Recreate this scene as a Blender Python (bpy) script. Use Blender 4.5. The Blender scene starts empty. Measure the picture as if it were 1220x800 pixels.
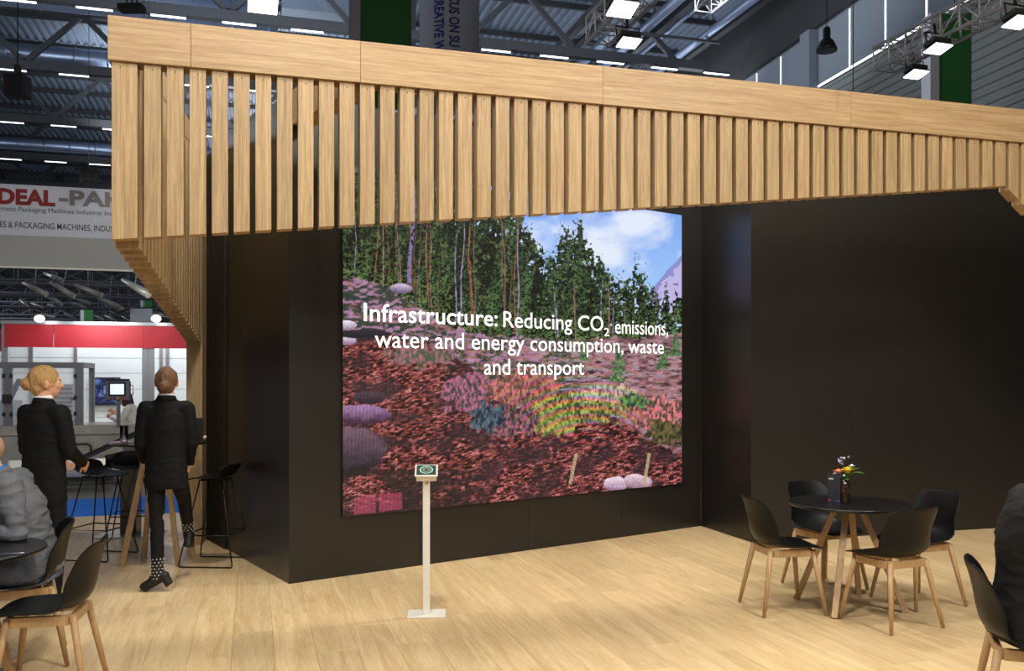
import bpy, bmesh, math, random
import numpy as np
from mathutils import Vector, Matrix, noise

# ---------------------------------------------------------------- camera, world, light, exposure
S = bpy.context.scene
C = S.collection
PI = math.pi
R = math.radians
EYE = 1.62           # lens height
FOC = 1070.0         # focal length for a frame 1220 wide
cam = bpy.data.cameras.new('camera')
cam.sensor_width = 36.0
cam.lens = FOC / 1220 * 36.0
cam.shift_y = 51.0 / 1220
cam.clip_end = 300
camo = bpy.data.objects.new('camera', cam)
camo.location = (0, 0, EYE)
camo.rotation_euler = (PI/2, 0, 0)
C.objects.link(camo)
S.camera = camo
S.view_settings.view_transform = 'Standard'
S.view_settings.look = 'None'
S.view_settings.gamma = 1
S.view_settings.use_curve_mapping = False
S.view_settings.exposure = 0.0
W = bpy.data.worlds.new('hall_ambience')
S.world = W
W.use_nodes = True
W.node_tree.nodes['Background'].inputs[0].default_value = (0.80, 0.87, 1.0, 1)
W.node_tree.nodes['Background'].inputs[1].default_value = 0.27

# floodlights on the trusses: (x, y, z, aim x, aim y, aim z, watts)
FLOODS = [
    (-2.2, -0.9, 6.7, -1.8, 5.8, 2.2, 70), (0.9, -0.9, 6.7, 0.6, 6.2, 2.6, 74),
    (3.6, -0.9, 6.7, 2.8, 7.2, 2.4, 86), (4.6, 0.75, 5.95, 3.6, 7.4, 2.2, 80),
    (-1.53, 6.4, 6.7, -1.3, 6.2, 0, 135), (2.62, 7.75, 5.95, 2.45, 6.9, 0, 150),
    (-2.36, 9.3, 6.7, -2.8, 8.4, 0, 100), (-0.70, 3.55, 6.7, 0.2, 5.2, 0, 150),
    (3.73, 3.9, 5.95, 3.0, 5.2, 0, 130), (0.13, 0.67, 6.7, -2.2, 5.2, 0, 95)]
# unseen fill lamps, added to brighten roof, trusses and side wall: (x, y, z, aim, watts, size)
HALL = [
    (-8, 26, 11.5, (-8, 28, 16.5), 1900, 9), (4, 26, 11.5, (4, 28, 16.5), 1300, 9), (-14, 42, 11.5, (-12, 44, 16.5), 3200, 10),
    (6, 40, 11.5, (7, 42, 16.5), 900, 9), (4, 20, 9, (10, 27, 10), 430, 6), (-13, 57, 11, (-12, 58, 16.5), 3000, 10), (-24, 24, 9, (-11, 34, 15), 1500, 6)]
def lamp(name, loc, aim, watts, size=0.5, col=(1.0, 0.955, 0.865)):
    l = bpy.data.lights.new(name, 'AREA'); l.energy = watts; l.size = size; l.color = col
    l.shape = 'SQUARE'
    o = bpy.data.objects.new(name, l); o.location = loc
    o.rotation_euler = (Vector(aim) - Vector(loc)).to_track_quat('-Z', 'Y').to_euler()
    C.objects.link(o)
    return o

# ---------------------------------------------------------------- helpers
TH = math.atan(1070.0 / 3710.0)       # stand grid turned from the lens axis
cT, sT = math.cos(TH), math.sin(TH)
U = Vector((cT, sT, 0)); N = Vector((-sT, cT, 0)); Z = Vector((0, 0, 1))
def at(px, py, Y):
    return Vector(((px - 610) / FOC * Y, Y, EYE - (py - 451) / FOC * Y))
def fl(px, py):
    Y = EYE * FOC / (py - 451)
    return Vector(((px - 610) / FOC * Y, Y, 0))
def un(u, n, z=0):
    return U * u + N * n + Z * z

def srgb(r, g, b):
    f = lambda c: (c/255/12.92) if c/255 <= 0.04045 else ((c/255 + 0.055)/1.055)**2.4
    return (f(r), f(g), f(b), 1)

MATS = {}
def mat(name, col, rough=0.5, metal=0.0, vary=0.0, scale=6.0, bump=0.0, bscale=60.0, emit=None, estr=0.0,
        alpha=None, trans=0.0, coat=0.0, spec=0.5, sheen=0.0):
    if name in MATS: return MATS[name]
    m = bpy.data.materials.new(name); m.use_nodes = True
    nt = m.node_tree; b = nt.nodes['Principled BSDF']
    b.inputs['Roughness'].default_value = rough; b.inputs['Metallic'].default_value = metal
    b.inputs['Base Color'].default_value = col
    b.inputs['Specular IOR Level'].default_value = spec
    b.inputs['Coat Weight'].default_value = coat
    b.inputs['Sheen Weight'].default_value = sheen
    if trans: b.inputs['Transmission Weight'].default_value = trans
    if alpha is not None: b.inputs['Alpha'].default_value = alpha
    tc = nt.nodes.new('ShaderNodeTexCoord')
    if vary:
        n = nt.nodes.new('ShaderNodeTexNoise'); n.inputs['Scale'].default_value = scale; n.inputs['Detail'].default_value = 5
        nt.links.new(tc.outputs['Object'], n.inputs['Vector'])
        mx = nt.nodes.new('ShaderNodeMix'); mx.data_type = 'RGBA'
        mx.inputs[6].default_value = [c*(1-vary) for c in col[:3]] + [1]
        mx.inputs[7].default_value = [min(1, c*(1+vary)) for c in col[:3]] + [1]
        nt.links.new(n.outputs['Fac'], mx.inputs[0]); nt.links.new(mx.outputs[2], b.inputs['Base Color'])
    if bump:
        n2 = nt.nodes.new('ShaderNodeTexNoise'); n2.inputs['Scale'].default_value = bscale; n2.inputs['Detail'].default_value = 4
        nt.links.new(tc.outputs['Object'], n2.inputs['Vector'])
        bp = nt.nodes.new('ShaderNodeBump'); bp.inputs['Strength'].default_value = bump; bp.inputs['Distance'].default_value = 0.005
        nt.links.new(n2.outputs['Fac'], bp.inputs['Height']); nt.links.new(bp.outputs[0], b.inputs['Normal'])
    if emit:
        b.inputs['Emission Color'].default_value = emit; b.inputs['Emission Strength'].default_value = estr
    MATS[name] = m
    return m

def wood(name, dark, light, axis='z', rough=0.45, stretch=22, rand=0.12, fine=1.0, coat=0.0):
    """oak grain: noise drawn out along the grain axis, plus a tone that differs from piece to piece"""
    if name in MATS: return MATS[name]
    m = bpy.data.materials.new(name); m.use_nodes = True
    nt = m.node_tree; b = nt.nodes['Principled BSDF']; L = nt.links
    tc = nt.nodes.new('ShaderNodeTexCoord'); oi = nt.nodes.new('ShaderNodeObjectInfo')
    mp = nt.nodes.new('ShaderNodeMapping')
    sc = {'x': (1.0, stretch, stretch), 'y': (stretch, 1.0, stretch), 'z': (stretch, stretch, 1.0)}[axis]
    mp.inputs['Scale'].default_value = sc
    add = nt.nodes.new('ShaderNodeVectorMath'); add.operation = 'ADD'
    mul = nt.nodes.new('ShaderNodeVectorMath'); mul.operation = 'SCALE'; mul.inputs['Scale'].default_value = 17.0
    cb = nt.nodes.new('ShaderNodeCombineXYZ')
    for k in range(3): L.new(oi.outputs['Random'], cb.inputs[k])
    L.new(cb.outputs[0], mul.inputs[0]); L.new(tc.outputs['Object'], add.inputs[0]); L.new(mul.outputs[0], add.inputs[1])
    L.new(add.outputs[0], mp.inputs['Vector'])
    n1 = nt.nodes.new('ShaderNodeTexNoise'); n1.inputs['Scale'].default_value = 1.1*fine; n1.inputs['Detail'].default_value = 7
    n1.inputs['Roughness'].default_value = 0.62; n1.inputs['Distortion'].default_value = 0.9
    n2 = nt.nodes.new('ShaderNodeTexNoise'); n2.inputs['Scale'].default_value = 7.5*fine; n2.inputs['Detail'].default_value = 3
    L.new(mp.outputs[0], n1.inputs['Vector']); L.new(mp.outputs[0], n2.inputs['Vector'])
    mixf = nt.nodes.new('ShaderNodeMath'); mixf.operation = 'MULTIPLY_ADD'; mixf.inputs[1].default_value = 0.27
    sub = nt.nodes.new('ShaderNodeMath'); sub.operation = 'MULTIPLY'; sub.inputs[1].default_value = 0.68
    L.new(n1.outputs['Fac'], sub.inputs[0]); L.new(n2.outputs['Fac'], mixf.inputs[0]); L.new(sub.outputs[0], mixf.inputs[2])
    cr = nt.nodes.new('ShaderNodeValToRGB'); e = cr.color_ramp.elements
    e[0].position = 0.34; e[0].color = dark; e[1].position = 0.66; e[1].color = light
    L.new(mixf.outputs[0], cr.inputs[0])
    hsv = nt.nodes.new('ShaderNodeHueSaturation')
    mr = nt.nodes.new('ShaderNodeMapRange'); mr.inputs['To Min'].default_value = 1-rand; mr.inputs['To Max'].default_value = 1+rand*0.6
    L.new(oi.outputs['Random'], mr.inputs['Value']); L.new(mr.outputs[0], hsv.inputs['Value']); L.new(cr.outputs[0], hsv.inputs['Color'])
    L.new(hsv.outputs[0], b.inputs['Base Color'])
    bp = nt.nodes.new('ShaderNodeBump'); bp.inputs['Strength'].default_value = 0.12; bp.inputs['Distance'].default_value = 0.002
    L.new(n2.outputs['Fac'], bp.inputs['Height']); L.new(bp.outputs[0], b.inputs['Normal'])
    b.inputs['Roughness'].default_value = rough; b.inputs['Coat Weight'].default_value = coat
    MATS[name] = m
    return m

class MB:
    def __init__(s): s.v = []; s.f = []; s.sm = []
    def add(s, vs, fs, smooth=False):
        o = len(s.v); s.v += [tuple(v) for v in vs]
        for f in fs: s.f.append([o+i for i in f]); s.sm.append(smooth)
        return s
    def box(s, x0, x1, y0, y1, z0, z1, M=None):
        vs = [Vector((x, y, z)) for x in (x0, x1) for y in (y0, y1) for z in (z0, z1)]
        if M is not None: vs = [M @ v for v in vs]
        return s.add(vs, [(0,1,3,2),(4,6,7,5),(0,4,5,1),(2,3,7,6),(0,2,6,4),(1,5,7,3)])
    def bar(s, a, b, w, h=None, up=Z):
        """rectangular bar from a to b"""
        a = Vector(a); b = Vector(b); h = h or w; d = (b-a).normalized()
        x = d.cross(up)
        if x.length < 1e-4: x = d.cross(Vector((1, 0, 0)))
        x.normalize(); y = x.cross(d)
        vs = [p + x*i*w/2 + y*j*h/2 for p in (a, b) for i, j in ((-1,-1),(1,-1),(1,1),(-1,1))]
        return s.add(vs, [(0,1,2,3),(7,6,5,4),(0,4,5,1),(1,5,6,2),(2,6,7,3),(3,7,4,0)])
    def tube(s, pts, r, seg=8, smooth=True, r2=None, cap=True):
        pts = [Vector(p) for p in pts]; n = len(pts); rs = r if isinstance(r, (list, tuple)) else ([r]*n if r2 is None else [r+(r2-r)*i/(n-1) for i in range(n)])
        vs = []; px = None
        for i, p in enumerate(pts):
            if i == 0: t = pts[1]-p
            elif i == n-1: t = p-pts[-2]
            else: t = (pts[i+1]-p).normalized()+(p-pts[i-1]).normalized()
            t.normalize()
            if px is None:
                x = t.cross(Z if abs(t.z) < 0.95 else Vector((1, 0, 0)))
            else: x = px - t*px.dot(t)
            x.normalize(); px = x; y = t.cross(x)
            for k in range(seg):
                a = 2*PI*k/seg; vs.append(p + (x*math.cos(a)+y*math.sin(a))*rs[i])
        fs = [(i*seg+k, i*seg+(k+1)%seg, (i+1)*seg+(k+1)%seg, (i+1)*seg+k) for i in range(n-1) for k in range(seg)]
        s.add(vs, fs, smooth)
        if cap: s.f += [[len(s.v)-n*seg+k for k in range(seg)][::-1], [len(s.v)-seg+k for k in range(seg)]]; s.sm += [False, False]
        return s
    def lathe(s, prof, c=(0, 0, 0), seg=32, smooth=True, capb=True, capt=True):
        c = Vector(c); vs = [c+Vector((r*math.cos(2*PI*k/seg), r*math.sin(2*PI*k/seg), z)) for r, z in prof for k in range(seg)]
        n = len(prof)
        fs = [(i*seg+k, i*seg+(k+1)%seg, (i+1)*seg+(k+1)%seg, (i+1)*seg+k) for i in range(n-1) for k in range(seg)]
        o = len(s.v); s.add(vs, fs, smooth)
        if capb: s.f.append([o+k for k in range(seg)][::-1]); s.sm.append(False)
        if capt: s.f.append([o+(n-1)*seg+k for k in range(seg)]); s.sm.append(False)
        return s
    def loft(s, rings, smooth=True):
        seg = len(rings[0]); vs = [v for r in rings for v in r]; n = len(rings)
        fs = [(i*seg+k, i*seg+(k+1)%seg, (i+1)*seg+(k+1)%seg, (i+1)*seg+k) for i in range(n-1) for k in range(seg)]
        o = len(s.v); s.add(vs, fs, smooth)
        s.f += [[o+k for k in range(seg)][::-1], [o+(n-1)*seg+k for k in range(seg)]]; s.sm += [False, False]
        return s
    def ball(s, c, rx, ry=None, rz=None, seg=16, M=None):
        ry = ry or rx; rz = rz or rx; c = Vector(c); m = seg//2; vs = []
        for i in range(m+1):
            ph = PI*(0.02+0.96*i/m)
            for k in range(seg):
                a = 2*PI*k/seg
                v = Vector((rx*math.sin(ph)*math.cos(a), ry*math.sin(ph)*math.sin(a), -rz*math.cos(ph)))
                if M is not None: v = M @ v
                vs.append(c+v)
        fs = [(i*seg+k, i*seg+(k+1)%seg, (i+1)*seg+(k+1)%seg, (i+1)*seg+k) for i in range(m) for k in range(seg)]
        o = len(s.v); s.add(vs, fs, True)
        s.f += [[o+k for k in range(seg)][::-1], [o+m*seg+k for k in range(seg)]]; s.sm += [True, True]
        return s
    def mesh(s, name):
        me = bpy.data.meshes.new(name); me.from_pydata(s.v, [], s.f)
        me.polygons.foreach_set('use_smooth', s.sm); me.validate(); me.update()
        return me
    def build(s, name, m, parent=None, bevel=0.0, solid=0.0, subd=0, fix=False):
        me = s.mesh(name)
        if fix:
            bm = bmesh.new(); bm.from_mesh(me); bmesh.ops.recalc_face_normals(bm, faces=bm.faces); bm.to_mesh(me); bm.free()
        o = bpy.data.objects.new(name, me); C.objects.link(o)
        if m: me.materials.append(m)
        if parent: o.parent = parent
        if solid:
            d = o.modifiers.new('thickness', 'SOLIDIFY'); d.thickness = solid; d.offset = 0
        if bevel:
            d = o.modifiers.new('edges', 'BEVEL'); d.width = bevel; d.segments = 2; d.limit_method = 'ANGLE'; d.angle_limit = R(50)
        if subd:
            d = o.modifiers.new('smooth', 'SUBSURF'); d.levels = subd; d.render_levels = subd
        return o

def tag(o, label=None, cat=None, group=None, kind=None):
    if label: o['label'] = label
    if cat: o['category'] = cat
    if group: o['group'] = group
    if kind: o['kind'] = kind
    return o
def thing(name, label, cat, loc=(0, 0, 0), rz=0.0, group=None):
    o = bpy.data.objects.new(name, None); o.empty_display_size = 0.1; C.objects.link(o)
    o.location = loc; o.rotation_euler = (0, 0, rz)
    return tag(o, label, cat, group)
def struct(name, rz=None, loc=(0, 0, 0)):
    o = bpy.data.objects.new(name, None); C.objects.link(o); o.location = loc
    if rz is not None: o.rotation_euler = (0, 0, rz)
    o['kind'] = 'structure'
    return o
def kids(o): return [c for c in KID.get(o.name, [])]
def copy_tree(o, allobs, parent=None):
    c = o.copy(); C.objects.link(c)
    if parent: c.parent = parent
    for ch in [x for x in allobs if x.parent == o]: copy_tree(ch, allobs, c)
    return c
def dup(root, label, loc, rz, group=None):
    allobs = list(bpy.data.objects)
    c = copy_tree(root, allobs); c.location = loc; c.rotation_euler = (0, 0, rz); c['label'] = label
    if group: c['group'] = group
    return c
def text(body, name, m, parent, M, size=1.0, sx=1.0, extrude=0.001, offset=0.0, align='LEFT', wrap=None):
    cu = bpy.data.curves.new(name, 'FONT'); cu.body = body; cu.size = size; cu.extrude = extrude; cu.offset = offset
    cu.align_x = align; cu.resolution_u = 3
    t = bpy.data.objects.new(name, cu); C.objects.link(t)
    dg = bpy.context.evaluated_depsgraph_get(); dg.update()
    me = bpy.data.meshes.new_from_object(t.evaluated_get(dg))
    bpy.data.objects.remove(t)
    for v in me.vertices:
        p = Vector((v.co.x*sx, v.co.y, v.co.z))
        v.co = wrap(p) if wrap else M @ p
    me.materials.clear(); me.materials.append(m)
    o = bpy.data.objects.new(name, me); C.objects.link(o)
    if parent: o.parent = parent
    return o
def frame(o, x, y):
    """matrix with origin o, text runs along x, up along y"""
    x = Vector(x).normalized(); y = Vector(y).normalized(); z = x.cross(y)
    return Matrix(((x.x, y.x, z.x, o[0]), (x.y, y.y, z.y, o[1]), (x.z, y.z, z.z, o[2]), (0, 0, 0, 1)))

# materials
OAK_V = wood('oak_vertical', srgb(146, 116, 76), srgb(204, 175, 130), 'z', 0.5, 34, 0.10, 1.7)
OAK_H = wood('oak_horizontal', srgb(156, 122, 82), srgb(202, 172, 130), 'x', 0.5, 34, 0.05, 1.3)
OAK_FLOOR = wood('oak_floor', srgb(200, 167, 119), srgb(234, 208, 162), 'y', 0.36, 13, 0.10, 1.0)
OAK_LEG = wood('oak_leg', srgb(170, 134, 92), srgb(204, 170, 124), 'z', 0.45, 18, 0.05, 1.5)
BLACK_WALL = mat('satin_black_laminate', srgb(38, 35, 32), 0.33, vary=0.12, scale=0.8, spec=0.45)
BLACK_PANEL = mat('black_panel_edge', srgb(30, 28, 26), 0.5)
BLACK_PLASTIC = mat('black_plastic', srgb(16, 17, 18), 0.42, bump=0.05, bscale=400, spec=0.24)
BLACK_TOP = mat('black_linoleum_top', srgb(24, 23, 23), 0.3)
BLACK_WIRE = mat('black_powder_coat', srgb(16, 16, 16), 0.4, metal=0.3)
WHITE_METAL = mat('white_powder_coat', srgb(232, 228, 218), 0.4)
STEEL_DARK = mat('dark_steel_paint', srgb(32, 33, 36), 0.6, vary=0.2, scale=2)
DECK = mat('galvanised_roof_deck', srgb(104, 114, 128), 0.5, metal=0.3, vary=0.15, scale=1.5)
ALU = mat('aluminium', srgb(180, 182, 186), 0.32, metal=0.9)
ALU_GREY = mat('aluminium_profile', srgb(128, 128, 132), 0.4, metal=0.6)
STEEL = mat('stainless_steel', srgb(188, 184, 172), 0.3, metal=0.75, vary=0.35, scale=4)
DUCT = mat('duct_sheet_metal', srgb(130, 142, 165), 0.35, metal=0.75, vary=0.15, scale=3)
LAMP_ON = mat('lamp_glow', (1, 1, 1, 1), 0.5, emit=(1, 0.98, 0.94, 1), estr=6)
TUBE_ON = mat('tube_glow', (1, 1, 1, 1), 0.5, emit=(0.93, 0.96, 1, 1), estr=3.0)
DAY_GAP = mat('daylight_gap', (1, 1, 1, 1), 0.5, emit=(0.86, 0.92, 1, 1), estr=1.6)
GREEN = mat('green_banner_cloth', srgb(22, 84, 22), 0.7, vary=0.06)
RED = mat('red_fascia', srgb(188, 34, 48), 0.45, vary=0.05)
WHITE_PANEL = mat('white_wall_panel', srgb(214, 220, 222), 0.5, vary=0.03)
BLUE_CARPET = mat('blue_carpet', srgb(24, 118, 225), 0.95, bump=0.4, bscale=300)
GREY_FLOOR = mat('grey_hall_floor', srgb(120, 116, 110), 0.6, vary=0.15, scale=2)
SKIN = mat('skin', srgb(214, 160, 132), 0.5, vary=0.06, scale=30)
GLASS = mat('clear_acrylic', (0.9, 0.95, 1, 1), 0.05, alpha=0.16)
for x, y, z, aim, w, sz in HALL:
    lamp('hall_fill', (x, y, z), aim, w, sz, (0.82, 0.90, 1.0))
for x, y, z, ax, ay, az, w in FLOODS:
    lamp('floodlight_beam', (x, y, z-0.22), (ax, ay, az), w)

# ---------------------------------------------------------------- floor: oak planks, blue carpet, hall floor
fr = struct('floor', TH)
b = MB(); b.box(-30, 40, -12, 60, -0.06, -0.014); b.build('subfloor', GREY_FLOOR, fr)
PW, PL = 0.24, 1.56
pm = MB(); g = 0.0005
pm.box(-PW/2+g, PW/2-g, -PL/2+g, PL/2-g, -0.014, 0.0)
pme = pm.mesh('plank'); pme.materials.append(OAK_FLOOR)
bm = bmesh.new(); bm.from_mesh(pme)
bmesh.ops.bevel(bm, geom=[e for e in bm.edges if all(abs(v.co.z) < 1e-6 for v in e.verts)], offset=0.0007, segments=1, affect='EDGES')
bm.to_mesh(pme); bm.free()
random.seed(4)
cand = []
NMAX = 11.5
iu0, iu1 = -34, 44
for iu in range(iu0, iu1):
    off = random.random()*PL
    j = 0
    n = NMAX - off
    segs = [(NMAX-off/2, off)] if off > 0.2 else []
    if off <= 0.2: n = NMAX; 
    while n > -3.0:
        segs.append((n-PL/2, PL)); n -= PL
    for nc, ln in segs:
        p = un(iu*PW, nc)
        d = p.y
        px = 610 + FOC*p.x/max(d, .1)
        seen = d > 4.2 and -90 < px < 1310
        cand.append((0 if seen else 1, d, iu*PW, nc, ln))
cand.sort()
rest = MB()
for k, (sn, d, uu, nn, ln) in enumerate(cand):
    if k < 290:
        o = bpy.data.objects.new('plank', pme); C.objects.link(o); o.parent = fr
        o.location = (uu, nn, 0); o.scale = (1, ln/PL, 1)
        if random.random() < 0.5: o.rotation_euler = (0, 0, PI)
    else:
        rest.box(uu-PW/2+g, uu+PW/2-g, nn-ln/2+g, nn+ln/2-g, -0.014, 0.0)
o = rest.build('outer_planks', OAK_FLOOR, fr); o['kind'] = 'stuff'
o = MB().box(-30, 6, 11.505, 13.2, -0.014, -0.004).build('carpet', BLUE_CARPET); o.rotation_euler = (0, 0, TH)
tag(o, 'bright blue carpet strip of the aisle beyond the oak floor', 'carpet')

# ---------------------------------------------------------------- black walls of the stand
A = Vector((-1.755, 7.065, 0)); B = Vector((2.07, 9.84, 0)); Cc = Vector((2.36, 8.87, 0)); Lw = Vector((-3.09, 9.09, 0))
Rw = Cc + U*4.6
HW = 3.88
def wall(name, p, q, npan, m, thick=0.09, seam=0.0025, zt=HW):
    """wall from p to q, visible face on the right-hand side of p>q, split in panels"""
    d = (q-p); L = d.length; d.normalize(); nrm = Vector((-d.y, d.x, 0))
    w = struct(name, math.atan2(d.y, d.x), p)
    MB().box(0.004, L-0.004, 0.022, thick, 0, zt-0.004).build('wall_core', BLACK_PANEL, w)
    for k in range(npan):
        MB().box(L*k/npan+seam/2, L*(k+1)/npan-seam/2, 0, 0.02, 0.0, zt).build('wall_panel', m, w, bevel=0.0015)
    return w, L
screen_wall, LS = wall('wall_back', A, B, 4, BLACK_WALL)
wall('wall_left', Lw, A, 2, BLACK_WALL)
wall('wall_return', B, Cc, 1, BLACK_WALL)
wall('wall_right', Cc, Rw, 4, BLACK_WALL)
# ribs at the far end of the left wall
rb = struct('trim_ribbed_panel', math.atan2((A-Lw).y, (A-Lw).x), Lw)
for k in range(14):
    MB().box(0.02+k*0.05, 0.045+k*0.05, -0.018, -0.0005, 0.0, HW-0.02).build('rib', BLACK_WALL, rb)

# ---------------------------------------------------------------- LED wall
DW = (B-A).normalized(); DN = Vector((DW.y, -DW.x, 0))      # towards the viewer
def wall_s(px):
    k = (px-610)/FOC
    return (A.x - k*A.y)/(k*DW.y - DW.x)
def wall_sz(px, py):
    s = wall_s(px); Y = A.y + DW.y*s
    return s, EYE-(py-451)/FOC*Y
S0, S1 = wall_s(407.3), wall_s(810.5); Z0, Z1 = 0.49, 3.37
led = thing('led_wall', 'large flat led video wall showing a forest hillside picture', 'screen', A + DW*S0 + DN*0.003, math.atan2(DW.y, DW.x))
SW = S1-S0
MB().box(-0.004, SW+0.004, -0.016, -0.001, Z0-0.004, Z1+0.004).build('screen_frame', BLACK_PANEL, led)
GW, GH = 640, 460
def vnoise(x, y, seed=0):
    """smooth value noise on arrays"""
    xi = np.floor(x).astype(np.int64); yi = np.floor(y).astype(np.int64); xf = x-xi; yf = y-yi
    def h(a, b_):
        n_ = (a*374761393 + b_*668265263 + seed*974634777) & 0xffffffff
        n_ = ((n_ ^ (n_ >> 13))*1274126177) & 0xffffffff
        return ((n_ ^ (n_ >> 16)) & 0xffff)/65535.0
    u_ = xf*xf*(3-2*xf); v_ = yf*yf*(3-2*yf)
    return (h(xi, yi)*(1-u_)+h(xi+1, yi)*u_)*(1-v_)+(h(xi, yi+1)*(1-u_)+h(xi+1, yi+1)*u_)*v_
def fbm(x, y, o=4, seed=0):
    t = 0; a = 0.5; s_ = 0
    for k in range(o):
        t = t + a*vnoise(x*2**k, y*2**k, seed+k*7); s_ += a; a *= 0.55
    return t/s_
def paint():
    uu, vv = np.meshgrid(np.linspace(0, 1, GW), np.linspace(0, 1, GH))     # v up
    s = S0+uu*SW; Yd = A.y+DW.y*s; Xd = A.x+DW.x*s; zz = Z0+vv*(Z1-Z0)
    x = 610+FOC*Xd/Yd; y = 451-(zz-EYE)*FOC/Yd                            # where the motif's features lie
    img = np.zeros((GH, GW, 3))
    def put(mask, col):
        m = np.clip(mask, 0, 1)[..., None]
        img[:] = img*(1-m)+np.array(col)*m
    def putc(mask, cols):
        m = np.clip(mask, 0, 1)[..., None]; img[:] = img*(1-m)+cols*m
    def mixc(t, c0, c1):
        t = np.clip(t, 0, 1)[..., None]; return np.array(c0)*(1-t)+np.array(c1)*t
    # sky and clouds
    t = (y-180)/170
    putc(np.ones_like(x), mixc(t, (0.06, 0.22, 0.78), (0.36, 0.58, 0.96)))
    cl = fbm(x/60, y/38, 5, 3)
    big = np.exp(-(((x-725)/62)**2+((y-295)/42)**2))+0.75*np.exp(-(((x-640)/60)**2+((y-290)/30)**2))+0.5*np.exp(-(((x-750)/40)**2+((y-262)/16)**2))
    put(np.clip((cl+big*0.50-0.68)*2.6, 0, 0.9), (0.80, 0.86, 1.0))
    put(np.clip((fbm(x/14, y/10, 4, 9)-0.55)*4, 0, .5)*(x < 600), (0.95, 0.90, 1.0))
    # mountain on the right
    ridge = 352-np.clip((x-770)*1.15, 0, 60)-4*fbm(x/6, y*0, 3, 5)
    put((y > ridge)*(x > 768), (0.26, 0.27, 0.58))
    put((y > ridge+9+16*(fbm(x/5, y/7, 3, 77)-.5))*(x > 780), (0.52, 0.46, 0.78))
    # slope below the forest
    gx = np.array([400, 440, 480, 520, 560, 600, 650, 700, 750, 812]); gy = np.array([328, 336, 356, 384, 398, 402, 404, 404, 402, 396])
    gl = np.interp(x, gx, gy)+6*(fbm(x/12, x*0, 3, 11)-.5)
    ground = (y > gl-9)
    pn = fbm(x/9, y/3.2, 5, 21)
    gc = mixc((pn-0.3)*2.4, (0.03, 0.02, 0.02), (0.46, 0.20, 0.22))
    putc(ground*1.0, gc)
    put(ground*np.clip((705-x)/25, 0, 1)*np.clip((fbm(x/16, y/7, 4, 33)-0.34)*6, 0, 0.88), (0.012, 0.045, 0.03))
    put(ground*(x > 480)*(x < 700)*np.clip((fbm(x/3, y/2, 3, 34)-0.55)*8, 0, 0.7), (0.30, 0.20, 0.13))
    put(ground*(x > 640)*np.clip((fbm(x/9, y/2.2, 3, 35)-0.5)*8, 0, 0.85), (0.42, 0.27, 0.32))
    put(ground*(x < 640)*(y < 440)*np.clip((fbm(x/8, y/3, 3, 36)-0.52)*8, 0, 0.8), (0.46, 0.24, 0.40))
    # forest mass
    tx = np.array([400, 470, 520, 560, 600, 625, 640, 658, 672, 690, 700, 715, 730, 745, 760, 772, 785, 800, 815])
    ty = np.array([150, 160, 195, 215, 238, 262, 300, 300, 285, 268, 300, 318, 338, 330, 318, 336, 352, 352, 362])
    top = np.interp(x, tx, ty)+30*(vnoise(x/6, y/30, 41)-.5)+30*(vnoise(x/2.6, y/3, 42)-.5)+16*(vnoise(x/1.1, y/1.1, 45)-.5)
    fo = (y > top)*(y < gl+8*(fbm(x/5, y/4, 2, 43)-.5))
    leaf = fbm(x/2.0, y/1.5, 4, 51)
    fc = mixc((leaf-0.42)*3.8, (0.001, 0.004, 0.003), (0.045, 0.085, 0.030))
    big2 = fbm(x/22, y/26, 3, 52)
    fc = fc*(0.5+1.2*np.clip(big2, 0, 1))[..., None]
    colm = fbm(x/7.5+0.03*y, y/60, 3, 57)
    fc = fc*(0.25+1.7*np.clip((colm-0.3)*2, 0, 1))[..., None]
    putc(fo*1.0, fc)
    put(fo*np.clip((fbm(x/5, y/6, 3, 58)-0.60)*9, 0, 1)*(leaf > 0.45), (0.10, 0.15, 0.05))
    low = np.clip((y-(gl-46))/46, 0, 1)
    put(fo*low*np.clip((leaf-0.5)*5, 0, 0.7), (0.13, 0.22, 0.06))
    skyhole = fo*np.clip((vnoise(x/3.2, y/4, 61)+0.5*vnoise(x/1.3, y/1.3, 62)-1.10-np.clip((y-top-40)/120, 0, .6))*8, 0, 1)
    put(skyhole, (0.55, 0.70, 0.98))
    rng = random.Random(8)
    for k in range(36):                                                  # trunks
        cx = rng.uniform(408, 800); b0 = np.interp(cx, gx, gy)+rng.uniform(-16, 3); hgt = rng.uniform(50, 170) if cx < 640 else rng.uniform(25, 80)
        lean = rng.uniform(-.05, .05); wd = rng.uniform(.4, 1.1)
        col = rng.choice([(0.40, 0.12, 0.08), (0.36, 0.20, 0.16), (0.16, 0.11, 0.10), (0.14, 0.07, 0.05), (0.28, 0.24, 0.38)])
        m = (np.abs(x-cx-lean*(b0-y)-1.2*np.sin(y/17+k)) < wd*(0.5+0.5*np.clip((y-b0+hgt)/hgt, 0, 1)))*(y < b0)*(y > b0-hgt)
        put(m*fo*(0.35+0.6*(vnoise(x/2, y/5, 70+k) > .38)), col)
    m = (np.abs(x-489-3*np.sin((y-200)/28)) < 2.0)*(y < 338)*(y > 200); put(m*0.8*(vnoise(x/2, y/4, 7) > .3), (0.24, 0.19, 0.46))
    # small pines standing on the open slope
    for cx, cy, hh, ww in ((735, 455, 50, 13), (788, 440, 34, 9), (803, 425, 40, 8), (694, 430, 30, 7)):
        d = np.clip((y-(cy-hh))/hh, 0, 1); m = (np.abs(x-cx+4*(vnoise(x/2, y/2, 91)-.5)) < ww*d*(0.6+0.8*vnoise(y/3, x/9, 90)))*(y > cy-hh)*(y < cy)
        putc(m*(vnoise(x/1.6, y/1.6, 93) > 0.28), mixc(vnoise(x/2, y/2, 92), (0.01, 0.03, 0.02), (0.14, 0.30, 0.10)))
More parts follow.
